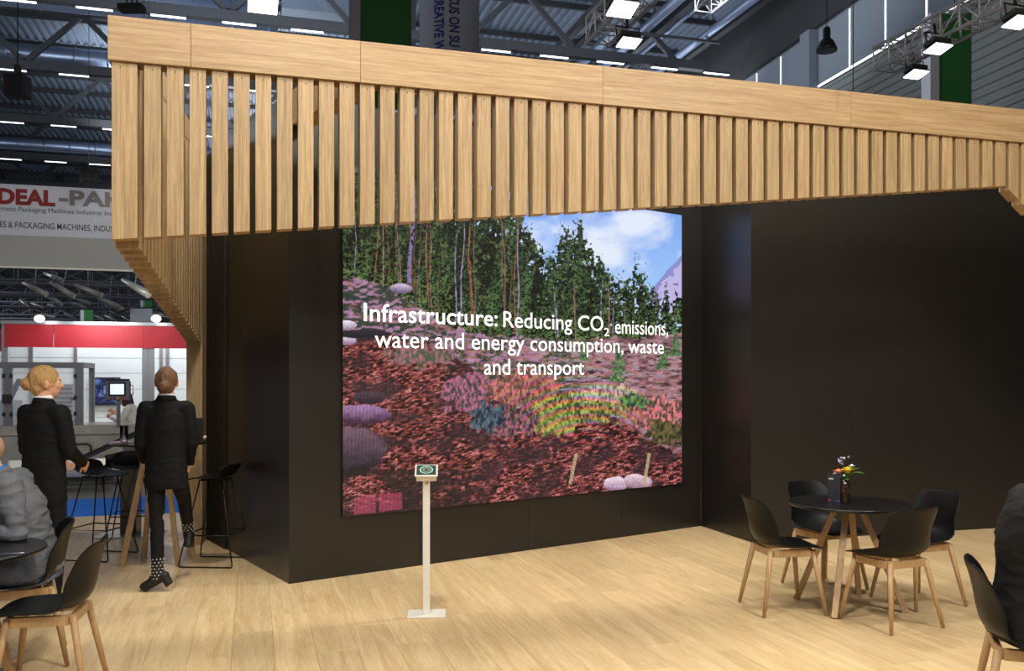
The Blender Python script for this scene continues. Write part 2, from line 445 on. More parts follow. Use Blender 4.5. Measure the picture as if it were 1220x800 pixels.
    # leaf litter, streaky and red
    lit = np.interp(x, [400, 470, 520, 560, 600, 640, 690, 740, 815], [392, 398, 412, 436, 470, 505, 498, 505, 540])
    lm = np.clip((y-lit+14*(fbm(x/9, y/9, 3, 95)-.5))/4, 0, 1)
    st = fbm(x/4.2, (y+0.22*x)/1.5, 4, 101)
    lc = mixc((st-0.40)*3.6, (0.006, 0.003, 0.004), (0.42, 0.085, 0.07))
    lc = lc+np.clip((st-0.62)*5, 0, 1)[..., None]*np.array((0.22, 0.22, 0.24))
    putc(lm, lc)
    dk = np.clip((fbm(x/24, y/16, 4, 103)-0.46)*5, 0, 0.82)
    put(lm*dk, (0.03, 0.015, 0.02))
    # heather and grasses
    def bush(cx, cy, rx, ry, c0, c1, seed, soft=0.25):
        d = ((x-cx)/rx)**2+((y-cy)/ry)**2+2.4*(fbm(x/7, y/5, 4, seed)-.5)
        m = np.clip((1-d)/soft, 0, 1)
        putc(m, mixc((fbm(x/2.4, y/4.2, 4, seed+1)-0.36)*3.2, c0, c1))
    bush(560, 470, 36, 24, (0.05, 0.05, 0.06), (0.52, 0.16, 0.26), 201)
    bush(622, 462, 44, 26, (0.10, 0.06, 0.05), (0.66, 0.20, 0.17), 205)
    bush(500, 425, 46, 14, (0.06, 0.10, 0.05), (0.42, 0.15, 0.20), 208)
    bush(610, 500, 50, 20, (0.03, 0.03, 0.03), (0.40, 0.14, 0.18), 209)
    bush(580, 498, 22, 18, (0.01, 0.02, 0.04), (0.10, 0.16, 0.20), 213)
    bush(690, 487, 66, 19, (0.05, 0.05, 0.02), (0.55, 0.38, 0.12), 217)
    bush(660, 505, 26, 16, (0.12, 0.12, 0.03), (0.52, 0.42, 0.12), 219)
    bush(720, 470, 44, 11, (0.16, 0.12, 0.08), (0.66, 0.48, 0.40), 221)
    bush(786, 494, 42, 23, (0.06, 0.06, 0.04), (0.80, 0.22, 0.24), 225)
    bush(795, 516, 30, 16, (0.02, 0.03, 0.01), (0.16, 0.13, 0.04), 229)
    bush(754, 478, 20, 9, (0.02, 0.05, 0.03), (0.16, 0.32, 0.10), 231)
    # boulders
    def rock(cx, cy, rx, ry, seed, c0=(0.16, 0.12, 0.22), c1=(0.62, 0.50, 0.70)):
        d = ((x-cx)/rx)**2+((y-cy)/ry)**2+0.5*(fbm(x/9, y/9, 2, seed)-.5)
        putc(np.clip((1-d)/0.12, 0, 1), mixc(1.1-(y-cy+ry)/(1.5*ry)+0.5*(fbm(x/7, y/5, 3, seed+3)-.5), c0, c1))
    rock(430, 494, 34, 12, 301, (0.06, 0.02, 0.05), (0.36, 0.20, 0.40)); rock(416, 538, 44, 30, 303, (0.015, 0.01, 0.015), (0.16, 0.09, 0.13))
    rock(410, 388, 14, 6, 304, (.3, .22, .3), (.85, .8, .9)); rock(412, 406, 12, 6, 305, (.3, .2, .3), (.7, .6, .7)); rock(424, 398, 44, 5, 306, (0.01, 0.01, 0.02), (0.03, 0.02, 0.03))
    rock(438, 474, 22, 8, 307, (0.02, 0.01, 0.02), (0.08, 0.05, 0.06))
    rock(732, 577, 14, 9, 309, (0.30, 0.18, 0.28), (0.92, 0.74, 0.80)); rock(758, 574, 18, 9, 311, (0.30, 0.18, 0.24), (0.86, 0.66, 0.70))
    rock(500, 378, 16, 6, 313, (0.2, 0.14, 0.2), (0.60, 0.46, 0.50)); rock(476, 344, 14, 6, 315)
    put(np.clip((fbm(x/40, y/14, 3, 330)-0.40)*5, 0, 0.8)*(y > 560)*(x < 560), (0.02, 0.012, 0.012))
    for cx, cy, rx, ry in ((434, 602, 13, 10), (464, 598, 14, 10)):
        put((np.abs(x-cx) < rx)*(np.abs(y-cy+0.1*(x-cx)) < ry)*0.8*(0.4+0.6*vnoise(x/3, y/1.2, 340)), (0.42, 0.06, 0.12))
    for cx in (678, 766):                                      # dry blades at the bottom
        m = (np.abs(x-cx-(575-y)*rng.uniform(-.35, .35)) < 2.0)*(y > 540)*(y < 577); put(m*0.8, (0.50, 0.38, 0.20))
    # rainbow beating of the diode rows, strongest low on the left
    k1 = np.clip((y-380)/120, 0, 1)*np.clip((560-x)/120, 0, 1)
    ph = x*1.45+y*0.05
    tint = np.stack([0.5+0.5*np.sin(ph), 0.5+0.5*np.sin(ph+2.1), 0.5+0.5*np.sin(ph+4.2)], -1)
    img *= 1+(tint-0.5)*1.1*k1[..., None]
    r = np.sqrt((x-700)**2+((y-560)*1.3)**2)
    k2 = np.exp(-(((x-675)/75)**2+((y-485)/45)**2)); ph = r/2.1
    tint = np.stack([0.5+0.5*np.sin(ph), 0.5+0.5*np.sin(ph+2.1), 0.5+0.5*np.sin(ph+4.2)], -1)
    img *= 1+(tint-0.5)*0.9*k2[..., None]
    k3 = np.clip((y-490)/40, 0, 1)*np.clip((x-540)/60, 0, 1); ph = (x-0.6*y)*1.1+0.004*(x-600)**2
    tint = np.stack([0.5+0.5*np.sin(ph), 0.45+0.35*np.sin(ph+1.2), 0.55+0.45*np.sin(ph+3.4)], -1)
    img *= 1+(tint-0.5)*0.7*k3[..., None]
    img *= (0.92+0.16*(np.arange(GW) % 2))[None, :, None]
    img *= np.where(y > top, 0.75+0.5*vnoise(x/1.2, y/1.2, 555), 1.0)[..., None]
    return np.clip(img, 0, 1)
img = paint()
uu, vv = np.meshgrid(np.linspace(0, SW, GW), np.linspace(Z0, Z1, GH))
co = np.zeros((GW*GH, 3), np.float32); co[:, 1] = -0.018; co[:, 0] = uu.ravel(); co[:, 2] = vv.ravel()
ii, jj = np.meshgrid(np.arange(GW-1), np.arange(GH-1)); b0 = (jj*GW+ii).ravel()
quads = np.stack([b0, b0+1, b0+GW+1, b0+GW], -1).astype(np.int32)
me = bpy.data.meshes.new('display'); me.vertices.add(GW*GH); me.vertices.foreach_set('co', co.ravel())
nq = len(quads); me.loops.add(nq*4); me.loops.foreach_set('vertex_index', quads.ravel())
me.polygons.add(nq); me.polygons.foreach_set('loop_start', np.arange(0, nq*4, 4, dtype=np.int32)); me.update(calc_edges=True)
ca = me.color_attributes.new('diodes', 'FLOAT_COLOR', 'POINT')
rgba = np.ones((GW*GH, 4), np.float32); rgba[:, :3] = img.reshape(-1, 3); ca.data.foreach_set('color', rgba.ravel())
m = mat('led_display', (0.01, 0.01, 0.01, 1), 0.5, spec=0.2)
at_n = m.node_tree.nodes.new('ShaderNodeAttribute'); at_n.attribute_name = 'diodes'
m.node_tree.links.new(at_n.outputs['Color'], m.node_tree.nodes['Principled BSDF'].inputs['Emission Color'])
m.node_tree.nodes['Principled BSDF'].inputs['Emission Strength'].default_value = 1.0
me.materials.append(m)
o = bpy.data.objects.new('display', me); C.objects.link(o); o.parent = led
CAP = mat('caption_white', (1, 1, 1, 1), 0.5, emit=(1, 1, 1, 1), estr=0.95)
def caption(body, px0, py0, px1, py1, capz, off=0.0):
    """line of type between two points of the display"""
    s0, z0 = wall_sz(px0, py0); s1, z1 = wall_sz(px1, py1)
    o = text(body, 'caption', CAP, None, Matrix.Identity(4), size=1.0, offset=off, extrude=0.0)
    xs = [v.co.x for v in o.data.vertices]; w0, w1 = min(xs), max(xs)
    k = (s1-s0)/(w1-w0)
    for v in o.data.vertices:
        v.co = ((s0-S0)+(v.co.x-w0)*k, -0.020, z0+v.co.y*capz/0.73)
    o.parent = led
    return o
caption('Infrastructure:', 432, 382.5, 591, 388.5, 0.155, 0.010)
caption('Reducing CO', 598, 390.0, 717, 396, 0.155, 0.002)
caption('2', 718, 400.5, 724, 401, 0.085, 0.002)
caption('emissions,', 731, 397.5, 794, 401, 0.155, 0.002)
caption('water and energy consumption, waste', 445, 414.0, 789, 424.5, 0.155, 0.002)
caption('and transport', 575, 446.5, 694, 447.5, 0.155, 0.002)

# ---------------------------------------------------------------- slatted oak portal
P0 = Vector((-2.5226, 5.6, 0))
por = thing('slatted_portal', 'oak portal of upright slats under a broad fascia spanning the stand front', 'portal', P0, TH)
ZT, ZF = 3.888, 3.611
def dpx(px):
    k = (px-610)/FOC
    return (P0.x-k*P0.y)/(k*sT-cT)
joints = [0.0, dpx(227.3), dpx(429.5), dpx(718.3), dpx(1013.8), dpx(1013.8)+2.2, 9.0]
for a, c in zip(joints, joints[1:]):
    MB().box(a+0.001, c-0.001, 0, 0.022, ZF, ZT).build('fascia_board', OAK_H, por, bevel=0.0015)
MB().box(0.0, 9.0, 0.024, 0.17, ZF+0.004, ZT-0.002).build('top_rail', OAK_H, por)
LEAD = ((dpx(1197), 3.235), (dpx(148), 2.498))
def zlow(d):
    (d1, z1), (d0, z0) = LEAD
    if d <= 6.95: return z0+(z1-z0)*(d-d0)/(d1-d0)
    return max(0.0, zlow(6.95)-0.80*(d-6.95))
screw_m = MB().lathe([(0.0045, 0), (0.0045, 0.0015)], seg=8).mesh('screw'); screw_m.materials.append(BLACK_PANEL)
def slat(x0, x1, y0, y1, zl0, zl1, zt, m=OAK_V, slope_y=False):
    b = MB()
    if not slope_y: zz = {(x0, y0): zl0, (x0, y1): zl0, (x1, y0): zl1, (x1, y1): zl1}
    else: zz = {(x0, y0): zl0, (x1, y0): zl0, (x0, y1): zl1, (x1, y1): zl1}
    vs = [(x, y, z) for x in (x0, x1) for y in (y0, y1) for z in (zz[(x, y)], zt)]
    b.add(vs, [(0,1,3,2),(4,6,7,5),(0,4,5,1),(2,3,7,6),(0,2,6,4),(1,5,7,3)])
    return b.build('slat', m, por, bevel=0.0025)
PITCH = 0.13556
FS0, FS1 = 0.024, 0.135
def screw(s_, x, z):
    o = bpy.data.objects.new('screw', screw_m); C.objects.link(o); o.parent = s_
    o.location = (x, FS0, z); o.rotation_euler = (PI/2, 0, 0)
s_ = slat(0.020, 0.170, FS0, FS1, zlow(0.02), zlow(0.17), ZF+0.003); screw(s_, 0.07, ZF-0.035)
d = 0.2095; k = 0
while d < 8.75:
    s_ = slat(d, d+0.1, FS0, FS1, zlow(d), zlow(d+0.1), ZF+0.003)
    if d < 7.2: screw(s_, d+0.05, ZF-0.035)
    d += PITCH
# left flank: slats stepping down to a post on the floor
wd = Vector((-0.60, 2.9, 0)).normalized()            # direction of the flank in world
WLoc = Vector((wd.dot(U), wd.dot(N), 0))
ang = math.atan2(WLoc.y, WLoc.x)-PI/2
def wslat(t, zl0, zl1, depth=0.1, zt=3.70, thick=0.147):
    o = slat(0, thick, 0, depth, zl0, zl1, zt, slope_y=True)
    o.location = (0.022+WLoc.x*t, FS1+0.03+WLoc.y*t, 0); o.rotation_euler = (0, 0, ang)
NF = 22
for k in range(0, NF+5):
    t = k*0.1362
    z0 = 2.46-0.50*min(k, NF)/NF
    if k < NF: wslat(t, z0-0.006, z0-0.006)
    else: wslat(t, 0.0, 0.0, depth=0.125)
o = MB().box(0.0, 0.15, 0, 3.55, ZT-0.19, ZT-0.003).build('flank_rail', OAK_H, por)
o.location = (0.022, FS1+0.036, 0); o.rotation_euler = (0, 0, ang)
# brace from the fascia back to the corner of the black block
wv = Vector((-0.586, 0.81, 0)); e0 = Vector((-1.72, 7.04, 0)); e1 = e0-wv*1.05
ic = Matrix.Rotation(-TH, 3, 'Z')
la = ic @ (e0-P0); lb = ic @ (e1-P0); nn_ = ic @ Vector((0.81, 0.586, 0))
b = MB(); vs = [p+nn_*q*0.165+Z*z for p in (la, lb) for q in (0, 1) for z in (ZF, ZT-0.004)]
b.add(vs, [(0,1,3,2),(4,6,7,5),(0,4,5,1),(2,3,7,6),(0,2,6,4),(1,5,7,3)]); b.build('brace', OAK_H, por, bevel=0.002, fix=True)
# ---------------------------------------------------------------- exhibition hall: roof, trusses, side wall
ceil = struct('ceiling', TH)
n1_ = 36.3*cT-((885-610)/FOC*36.3)*sT-14
b = MB(); per = 0.34; u = -34.0; vs = []; fs = []
ZC = 16.7
prof = [(0, 0), (0.10, 0), (0.15, 0.11), (0.29, 0.11)]
while u < 34:
    for du, dz in prof: vs += [(u+du, -6, ZC+dz), (u+du, 75, ZC+dz)]
    u += per
for k in range(len(vs)//2-1): fs.append((2*k, 2*k+1, 2*k+3, 2*k+2))
b.add(vs, fs); b.build('roof_deck', DECK, ceil)
for n in np.arange(n1_+1.75, 74, 3.5):
    MB().box(-34, 34, n-0.07, n+0.07, ZC-0.22, ZC-0.003).build('purlin', STEEL_DARK, ceil)

def roof_truss(n, k, label):
    r = thing('roof_truss', label, 'truss', (0, 0, 0), TH, 'steel trusses across the hall roof')
    zb, zt = 13.87, 16.40; x0, x1 = -26, 17.4
    MB().box(x0, x1, n-0.16, n+0.16, zb, zb+0.34).build('bottom_chord', STEEL_DARK, r)
    MB().box(x0, x1, n-0.16, n+0.16, zt-0.24, zt).build('top_chord', STEEL_DARK, r)
    x = x0+0.5*(k % 2); up = True
    dm = None
    for s in (1, -1):
        q = MB(); q.bar((0, 0, 0), (s*2.1, 0, zt-zb-0.44), 0.2, 0.16, up=Vector((0, 1, 0)))
        me = q.mesh('diagonal'); me.materials.append(STEEL_DARK)
        if s == 1: ma = me
        else: mb_ = me
    while x < x1-2.2:
        o = bpy.data.objects.new('diagonal', ma if up else mb_); C.objects.link(o); o.parent = r
        o.location = (x if up else x+2.1, n, zb+0.3)
        x += 2.1; up = not up
    return r
trn = []
n1 = 36.3*cT - ((885-610)/FOC*36.3)*sT
lab = ['dark steel roof truss nearest above the oak fascia', 'dark steel roof truss crossing behind the upper left corner',
       'third dark steel roof truss counted back from the fascia', 'fourth dark steel roof truss, just above the white hanging sign',
       'farthest dark steel roof truss seen above the hanging sign']
for k in range(5):
    nk = n1+(0, 7.3, 15.4, 23.4, 31.4)[k]; roof_truss(nk, k, lab[k]); trn.append(nk)
# strip lights under the trusses
sl = thing('strip_light', 'strip light under the roof trusses, first row above the fascia, first from the left', 'light', (0, 0, 0), TH, 'strip lights under the roof trusses')
MB().box(-0.58, 0.58, -0.06, 0.06, 0.03, 0.10).build('housing', STEEL_DARK, sl)
MB().box(-0.55, 0.55, -0.045, 0.045, 0.0, 0.029).build('tube', TUBE_ON, sl)
base_u = Vector(((285-610)/FOC*30.6, 30.6, 0)).dot(U)
first = True; cnt = {}
ORD = 'zeroth first second third fourth fifth sixth seventh eighth ninth tenth eleventh twelfth thirteenth fourteenth fifteenth sixteenth'.split()
rows = ['first row above the fascia', 'second row back', 'third row back', 'fourth row back', 'farthest row']
for k, n in enumerate(trn):
    for j in range(-7, 11):
        u = base_u+j*2.28+(0.0 if k == 0 else 0.4*k)
        p = un(u, n-0.1, 13.765); px = 610+FOC*p.x/p.y
        if not (-40 < px < 905): continue
        if k > 0 and px > 150 and not (px < 420 and k < 3): continue
        if first: sl.location = p; first = False; cnt[k] = 1; continue
        cnt[k] = cnt.get(k, 0)+1
        dup(sl, 'strip light under the roof trusses, ' + rows[k] + ', ' + ORD[cnt[k]] + ' from the left', p, TH)
# longitudinal frames, pipes and ducts under the roof
def along(name, label, cat, u0, z, r, m, na=11, nb=52, group=None, seg=10):
    o = thing(name, label, cat, (0, 0, 0), TH, group)
    MB().tube([(u0, na, z), (u0, nb, z)], r, seg).build('pipe_run', m, o)
    for n in np.arange(na+1.5, nb, 6.0):
        MB().bar((u0, n, z+r), (u0, n, 16.3), 0.03).build('hanger', STEEL_DARK, o)
    return o
for u0, z, r, lb in ((13.3, 14.9, 0.20, 'silver air pipe running back under the roof, leftmost of the right bundle'),
                     (14.3, 14.9, 0.20, 'silver air pipe beside the leftmost one of the right bundle'),
                     (16.7, 14.8, 0.16, 'thin silver pipe running back near the shaded windows'),
                     (15.6, 15.2, 0.09, 'narrow silver conduit between the pipes and the shaded windows')):
    along('air_pipe', lb, 'pipe', u0, z, r, DUCT, group='pipes under the hall roof')
for u0, gl_ in ((12.0, 'leftmost, left of the silver pipes'), (12.7, 'just left of the silver pipes'), (15.1, 'between the silver pipes'), (17.5, 'along the shaded windows')):
    o = MB().box(u0-0.13, u0+0.13, 11, 60, 15.0, 15.25).build('roof_girder', STEEL_DARK); o.rotation_euler = (0, 0, TH)
    tag(o, 'dark steel girder running back under the hall roof, ' + gl_, 'girder', 'girders running back along the roof')
for k, n in enumerate((22.5, 26.5, 31.0, 36.0)):
    bl_ = ('nearest', 'second', 'third', 'farthest')[k]
    o = MB().box(12.2, 17.3, n-0.05, n+0.05, 14.5, 14.6).build('pipe_bracket', STEEL_DARK); o.rotation_euler = (0, 0, TH)
    tag(o, bl_ + ' dark cross bracket carrying the silver pipes under the roof', 'bracket', 'brackets below the pipes')
def duct(n, ua, ub, z, h, label, m=DUCT, ring=True):
    o = thing('air_duct', label, 'duct', (0, 0, 0), TH)
    MB().tube([(ua, n, z), (ub, n, z)], h/2, 20).build('duct_shell', m, o)
    if ring:
        u = ua+0.6
        while u < ub:
            MB().tube([(u-0.03, n, z), (u+0.03, n, z)], h/2+0.03, 20).build('flange', m, o); u += 1.3
duct(n1+2.6, -26, 0.9, 15.2, 1.2, 'wide round silver duct crossing above the fascia beside the green banner')
duct(n1+9.4, -26, 0.0, 15.2, 0.8, 'blue grey round duct crossing the roof at upper left')
duct(n1+23, -26, -2.0, 14.6, 0.7, 'curved looking silver duct above the white hanging sign')
o = thing('plenum_box', 'ribbed grey ventilation box hanging at top centre beside the big duct', 'ventilation box', un(3.4, n1+2.0, 0), TH)
MB().box(-2.4, 0.6, -1, 1, 14.95, 16.1).build('box_shell', DECK, o)
for k in range(12):
    MB().box(-2.35+k*0.25, -2.27+k*0.25, -1.03, -1.001, 14.98, 16.05).build('rib', DECK, o)
o = thing('plenum_box', 'dark ventilation box right of the ribbed one under the roof', 'ventilation box', un(5.2, n1+2.2, 0), TH)
MB().box(-0.9, 0.7, -1, 1, 14.1, 15.9).build('box_shell', STEEL_DARK, o); MB().box(-0.95, 0.75, -1.05, 1.05, 15.0, 15.06).build('flange', STEEL_DARK, o)

# side wall of the hall with cladding and shaded windows
wdv = Vector((-0.215, 1, 0)).normalized(); wp = Vector((10.5, 30.6, 0))
wr = struct('wall_hall_side', math.atan2(wdv.y, wdv.x), wp)          # local x runs back along the wall, local y to the left of it
CLAD = mat('grey_wall_cladding', srgb(112, 114, 110), 0.55, metal=0.2, vary=0.08)
b = MB(); z = 0; vs = []; fs = []
while z < 11.4:
    for dz, dy in ((0, 0), (0.10, 0), (0.13, -0.05), (0.22, -0.05), (0.25, 0)):
        vs += [(-42, dy, z+dz), (40, dy, z+dz)]
    z += 0.25
for k in range(len(vs)//2-1): fs.append((2*k, 2*k+1, 2*k+3, 2*k+2))
b.add(vs, fs); b.build('cladding', CLAD, wr)
wr.scale = (1, -1, 1)
MB().box(-42, 40, 0.01, 0.3, -0.01, 16.2).build('wall_core', STEEL_DARK, wr)
MB().box(-42, 40, -0.25, 0.0, 13.55, 16.2).build('eaves_beam', mat('eaves_dark', srgb(17, 17, 19), .8), wr)
BLIND = mat('grey_window_blind', srgb(92, 98, 106), 0.8, vary=0.05)
win = struct('window_1', math.atan2(wdv.y, wdv.x), wp); win.scale = (1, -1, 1)
PITW = 1.87
def bay(x0, n, wobj):
    for k in range(n):
        xa = x0+k*PITW
        MB().box(xa+0.05, xa+PITW-0.05, -0.03, -0.01, 11.66, 13.5).build('blind', BLIND, wobj)
        MB().box(xa-0.045, xa+0.045, -0.02, -0.012, 11.6, 13.5).build('daylight_slit', DAY_GAP, wobj)
    MB().box(x0, x0+n*PITW, -0.02, -0.012, 11.56, 11.64).build('daylight_slit', DAY_GAP, wobj)
    MB().box(x0, x0+n*PITW, -0.05, -0.012, 13.5, 13.55).build('window_head', ALU_GREY, wobj)
bay(-1.87*10+0.1, 10, win)
win2 = struct('window_2', math.atan2(wdv.y, wdv.x), wp); win2.scale = (1, -1, 1)
bay(0.75, 9, win2)
MB().box(0.12, 0.72, -0.35, 0.0, 0, 13.55).build('column', mat('grey_column_paint', srgb(86, 92, 98), 0.6), wr)
# far wall and left wall of the hall
fw = struct('wall_hall_far', TH)
FAR = mat('far_wall_grey', srgb(58, 60, 64), 0.8, vary=0.2, scale=0.3)
MB().box(-40, 40, 74, 74.4, 0, 17).build('wall_face', FAR, fw)
for k in range(20): MB().box(-38+k*4, -37.6+k*4, 73.7, 73.99, 0, 17).build('wall_column', STEEL_DARK, fw)
lw_ = struct('wall_hall_left', TH)
MB().box(-40.4, -40, -6, 74, 0, 17).build('wall_face', FAR, lw_)

# lighting trusses with floodlights
TR = mat('truss_aluminium', srgb(216, 212, 212), 0.4, metal=0.1)
def box_truss(p, q, w, label, group='silver lighting trusses', step=None, r=0.025, TR=TR):
    p = Vector(p); q = Vector(q); d = (q-p); L = d.length; d.normalize(); x = d.cross(Z).normalized(); y = x.cross(d)
    o = thing('lighting_truss', label, 'truss', p, 0, group)
    cs = [x*i*w/2+y*j*w/2 for i, j in ((-1,-1),(1,-1),(1,1),(-1,1))]
    for c in cs: MB().tube([c, c+d*L], r, 8).build('chord', TR, o)
    lace = MB(); n = max(2, int(L/(step or w))); st = L/n
    for k in range(n):
        for f in range(4):
            a, c = cs[f], cs[(f+1) % 4]
            if k % 2: a, c = c, a
            lace.tube([a+d*k*st, c+d*(k+1)*st], r*0.45, 5)
        for f in range(4): lace.tube([cs[f]+d*k*st, cs[(f+1) % 4]+d*k*st], r*0.45, 5)
    lace.build('lacing', TR, o)
    return o
def vtruss(px, py, Y, n_len, w, label):
    p = at(px, py, Y); return box_truss(p, p-N*n_len, w, label), p
T2, pT2 = vtruss(712, 38, 12.6, 12.6, 0.34, 'silver lighting truss above the middle of the oak fascia')
T3, pT3 = vtruss(1052, 72, 13.6, 12, 0.34, 'silver lighting truss at upper right in front of the shaded windows')
T1, pT1 = vtruss(330, -40, 12.2, 12.4, 0.34, 'silver lighting truss above the left part of the fascia, mostly out of view')
T4, pT4 = vtruss(838, 3, 20.0, 9, 0.40, 'small far lighting truss between the middle truss and the windows')
FH = mat('floodlight_housing', srgb(70, 68, 66), 0.45, metal=0.4)
fl0 = thing('floodlight', 'x', 'floodlight', (0, 0, 0), 0, 'floodlights on the lighting trusses')
MB().box(-0.16, 0.16, -0.12, 0.12, 0.0, 0.07).build('housing', FH, fl0, bevel=0.01)
b = MB(); b.loft([[Vector((x*s, y*s, z)) for x, y in ((-.17,-.15),(.17,-.15),(.17,.15),(-.17,.15))] for s, z in ((0.75, 0.0), (1.0, -0.055))], smooth=False)
b.build('reflector', FH, fl0)
MB().box(-0.155, 0.155, -0.135, 0.135, -0.066, -0.058).build('lamp_panel', LAMP_ON, fl0)
b = MB(); b.tube([(-0.19, 0, 0.03), (-0.19, 0, 0.2), (0.19, 0, 0.2), (0.19, 0, 0.03)], 0.012, 6).tube([(0, 0, 0.2), (0, 0, 0.36)], 0.02, 6)
b.build('yoke', BLACK_WIRE, fl0)
def flood(px, py, Y, label, tx=-0.2, ty=0.0, rz=0.3, s=1.0):
    s *= 0.85
    o = dup(fl0, label, at(px, py, Y), 0); o.rotation_euler = (tx, ty, rz); o.scale = (s, s, s); return o
fl0['label'] = 'lit floodlight on the middle truss, upper of the two'
fl0.location = at(741, 6, 10.6); fl0.rotation_euler = (-0.30, 0, 0.3)
flood(749, 47, 11.6, 'lit floodlight on the middle truss, lower of the two')
flood(313, 1, 10.4, 'lit floodlight at the top edge above the left part of the fascia', s=1.25)
flood(1091, 85, 13.2, 'lit floodlight lowest on the right hand truss')
flood(1117, 54, 12.2, 'lit floodlight in the middle of the right hand truss', s=1.05)
flood(1213, 22, 10.6, 'lit floodlight highest on the right hand truss at the picture edge', s=1.05)
FLN = dict(zip([(f[0], f[1]) for f in FLOODS], ['floodlight behind the viewer, ' + q for q in ('far left', 'left of centre', 'right of centre')] + ['floodlight on the middle truss, ' + q for q in ('end nearest the viewer',)] + ['floodlight on the left truss above the fascia', 'floodlight on the middle truss above the round table', 'floodlight on the left truss over the bar stools', 'floodlight on the left truss over the free floor', 'floodlight on the middle truss, before the round table', 'floodlight at the near end of the left truss']))
for (x, y, z, ax, ay, az, w) in FLOODS:
    o = dup(fl0, FLN[(x, y)], (x, y, z), 0)
    o.rotation_euler = (Vector((ax, ay, az))-Vector((x, y, z))).to_track_quat('-Z', 'Y').to_euler()
for x, ya, yb, lb in () and ((-3.4, -1.5, 9.5, 'lighting truss above the left flank of the stand'), (-0.75, -1.5, 7.0, 'lighting truss above the stand, left of centre')):
    box_truss((x, yb, 7.15), (x+0.3*(yb-ya)*0, ya, 7.25), 0.3, lb)
for y, lb in ((-0.9, 'cross truss behind the camera'),):
    box_truss((-5, y, 7.22), (7, y, 7.22), 0.3, lb)

# hanging banners
def banner(px0, px1, pybot, Y, ztop, label, strip):
    a = at(px0, pybot, Y); c = at(px1, pybot, Y); w = c.x-a.x
    o = thing('hanging_banner', label, 'banner', (a.x, Y, 0), 0.0)
    MB().box(0, w, -0.02, 0.02, a.z, ztop).build('cloth', GREEN, o)
    MB().box(-strip, -0.002, -0.05, 0.4, a.z-0.02, ztop).build('side_panel', mat('banner_side_grey', srgb(140, 136, 140), 0.7), o)
    MB().tube([(w/2, 0, ztop), (w/2, 0, 16.3)], 0.01, 5).build('wire', BLACK_WIRE, o)
banner(430, 490, 131, 20, 12.5, 'dark green hanging banner with grey side left of the lettered column', 0.26)
banner(1118, 1157, 160, 20, 9.75, 'dark green hanging banner in front of the grey cladding at right', 0.2)
pc = at(535.5, 120, 19.4); rr = 35.5*19.4/FOC
o = thing('banner_column', 'round pale grey hanging column with navy vertical lettering', 'banner', (pc.x, pc.y, 0))
MB().lathe([(rr, pc.z), (rr, 12)], seg=48).build('drum', mat('pale_grey_cloth', srgb(150, 152, 166), 0.8), o)
NAVY = mat('navy_print', srgb(28, 38, 96), 0.6); NAVYB = mat('blue_print', srgb(34, 54, 130), 0.6)
def colwrap(px, ztop, size):
    a0 = math.asin(max(-1, min(1, ((px-535.5)*19.4/FOC)/rr)))
    def f(p):                                     # p.x runs down, p.y runs to the right
        a = a0+p.y/rr
        return Vector(((rr+0.022)*math.sin(a), -(rr+0.022)*math.cos(a), ztop-p.x))
    return f
zt = EYE+(451+62)/FOC*19.0
zpx = lambda py: EYE+(451-py)/FOC*18.76
text('FOCUS ON SU', 'lettering', NAVY, o, None, size=0.29, sx=0.72, offset=0.008, wrap=colwrap(538, zpx(-21), 0.3), extrude=0.0)
text('CREATIVE W', 'lettering', NAVYB, o, None, size=0.29, sx=0.72, offset=0.008, wrap=colwrap(521, zpx(-8), 0.3), extrude=0.0)
# hanging lamp and speaker
o = thing('pendant_lamp', 'dark bell shaped pendant lamp in front of the shaded windows', 'lamp', at(985, 61, 17))
MB().lathe([(0.19, 0), (0.185, 0.06), (0.13, 0.18), (0.07, 0.24), (0.07, 0.42), (0.04, 0.46)], seg=28).build('shade', mat('pendant_dark', srgb(50, 54, 58), 0.3, metal=0.5), o)
MB().lathe([(0.17, -0.006), (0.17, -0.001)], seg=28).build('lens', mat('pendant_lens', srgb(120, 124, 130), 0.2), o)
MB().tube([(0, 0, 0.46), (0, 0, 7.6)], 0.008, 5).build('cable', BLACK_WIRE, o)
o = thing('loudspeaker', 'black loudspeaker hanging on a hoist chain left of the fascia', 'loudspeaker', at(21, 117, 17))
MB().box(-0.2, 0.2, -0.15, 0.15, 0, 0.42).build('cabinet', BLACK_PANEL, o, bevel=0.03); MB().tube([(0, 0, 0.42), (0, 0, 0.62)], 0.07, 8).build('hook_block', mat('hoist_yellow_black', srgb(66, 58, 30), 0.6), o)
MB().tube([(0, 0, 0.6), (0, 0, 8)], 0.01, 5).build('cable', BLACK_WIRE, o)
o = thing('hoist', 'black chain hoist hanging just above the left end of the fascia', 'hoist', at(157, 14, 16))
MB().box(-0.22, 0.22, -0.12, 0.12, 0, 0.12).build('body', BLACK_PANEL, o, bevel=0.02)
for k in range(3): MB().tube([(0.08*(k-1), 0, 0.12), (0.16*(k-1), 0, 0.6)], 0.015, 5).build('sling', BLACK_PANEL, o)
MB().tube([(0, 0, 0.12), (0, 0, 8)], 0.01, 5).build('cable', BLACK_WIRE, o)
for px, Y, zb in ((1017, 10, 5.3), (970, 24, 8), (913, 26, 9), (1026, 14, 5)):
    pass
o = MB().tube([at(1016.5, 109, 6.9), at(1016.5, 0, 6.9)+Z*6], 0.004, 5).build('hanging_wire', BLACK_WIRE); tag(o, 'thin black wire rising from a joint of the fascia at right', 'wire')

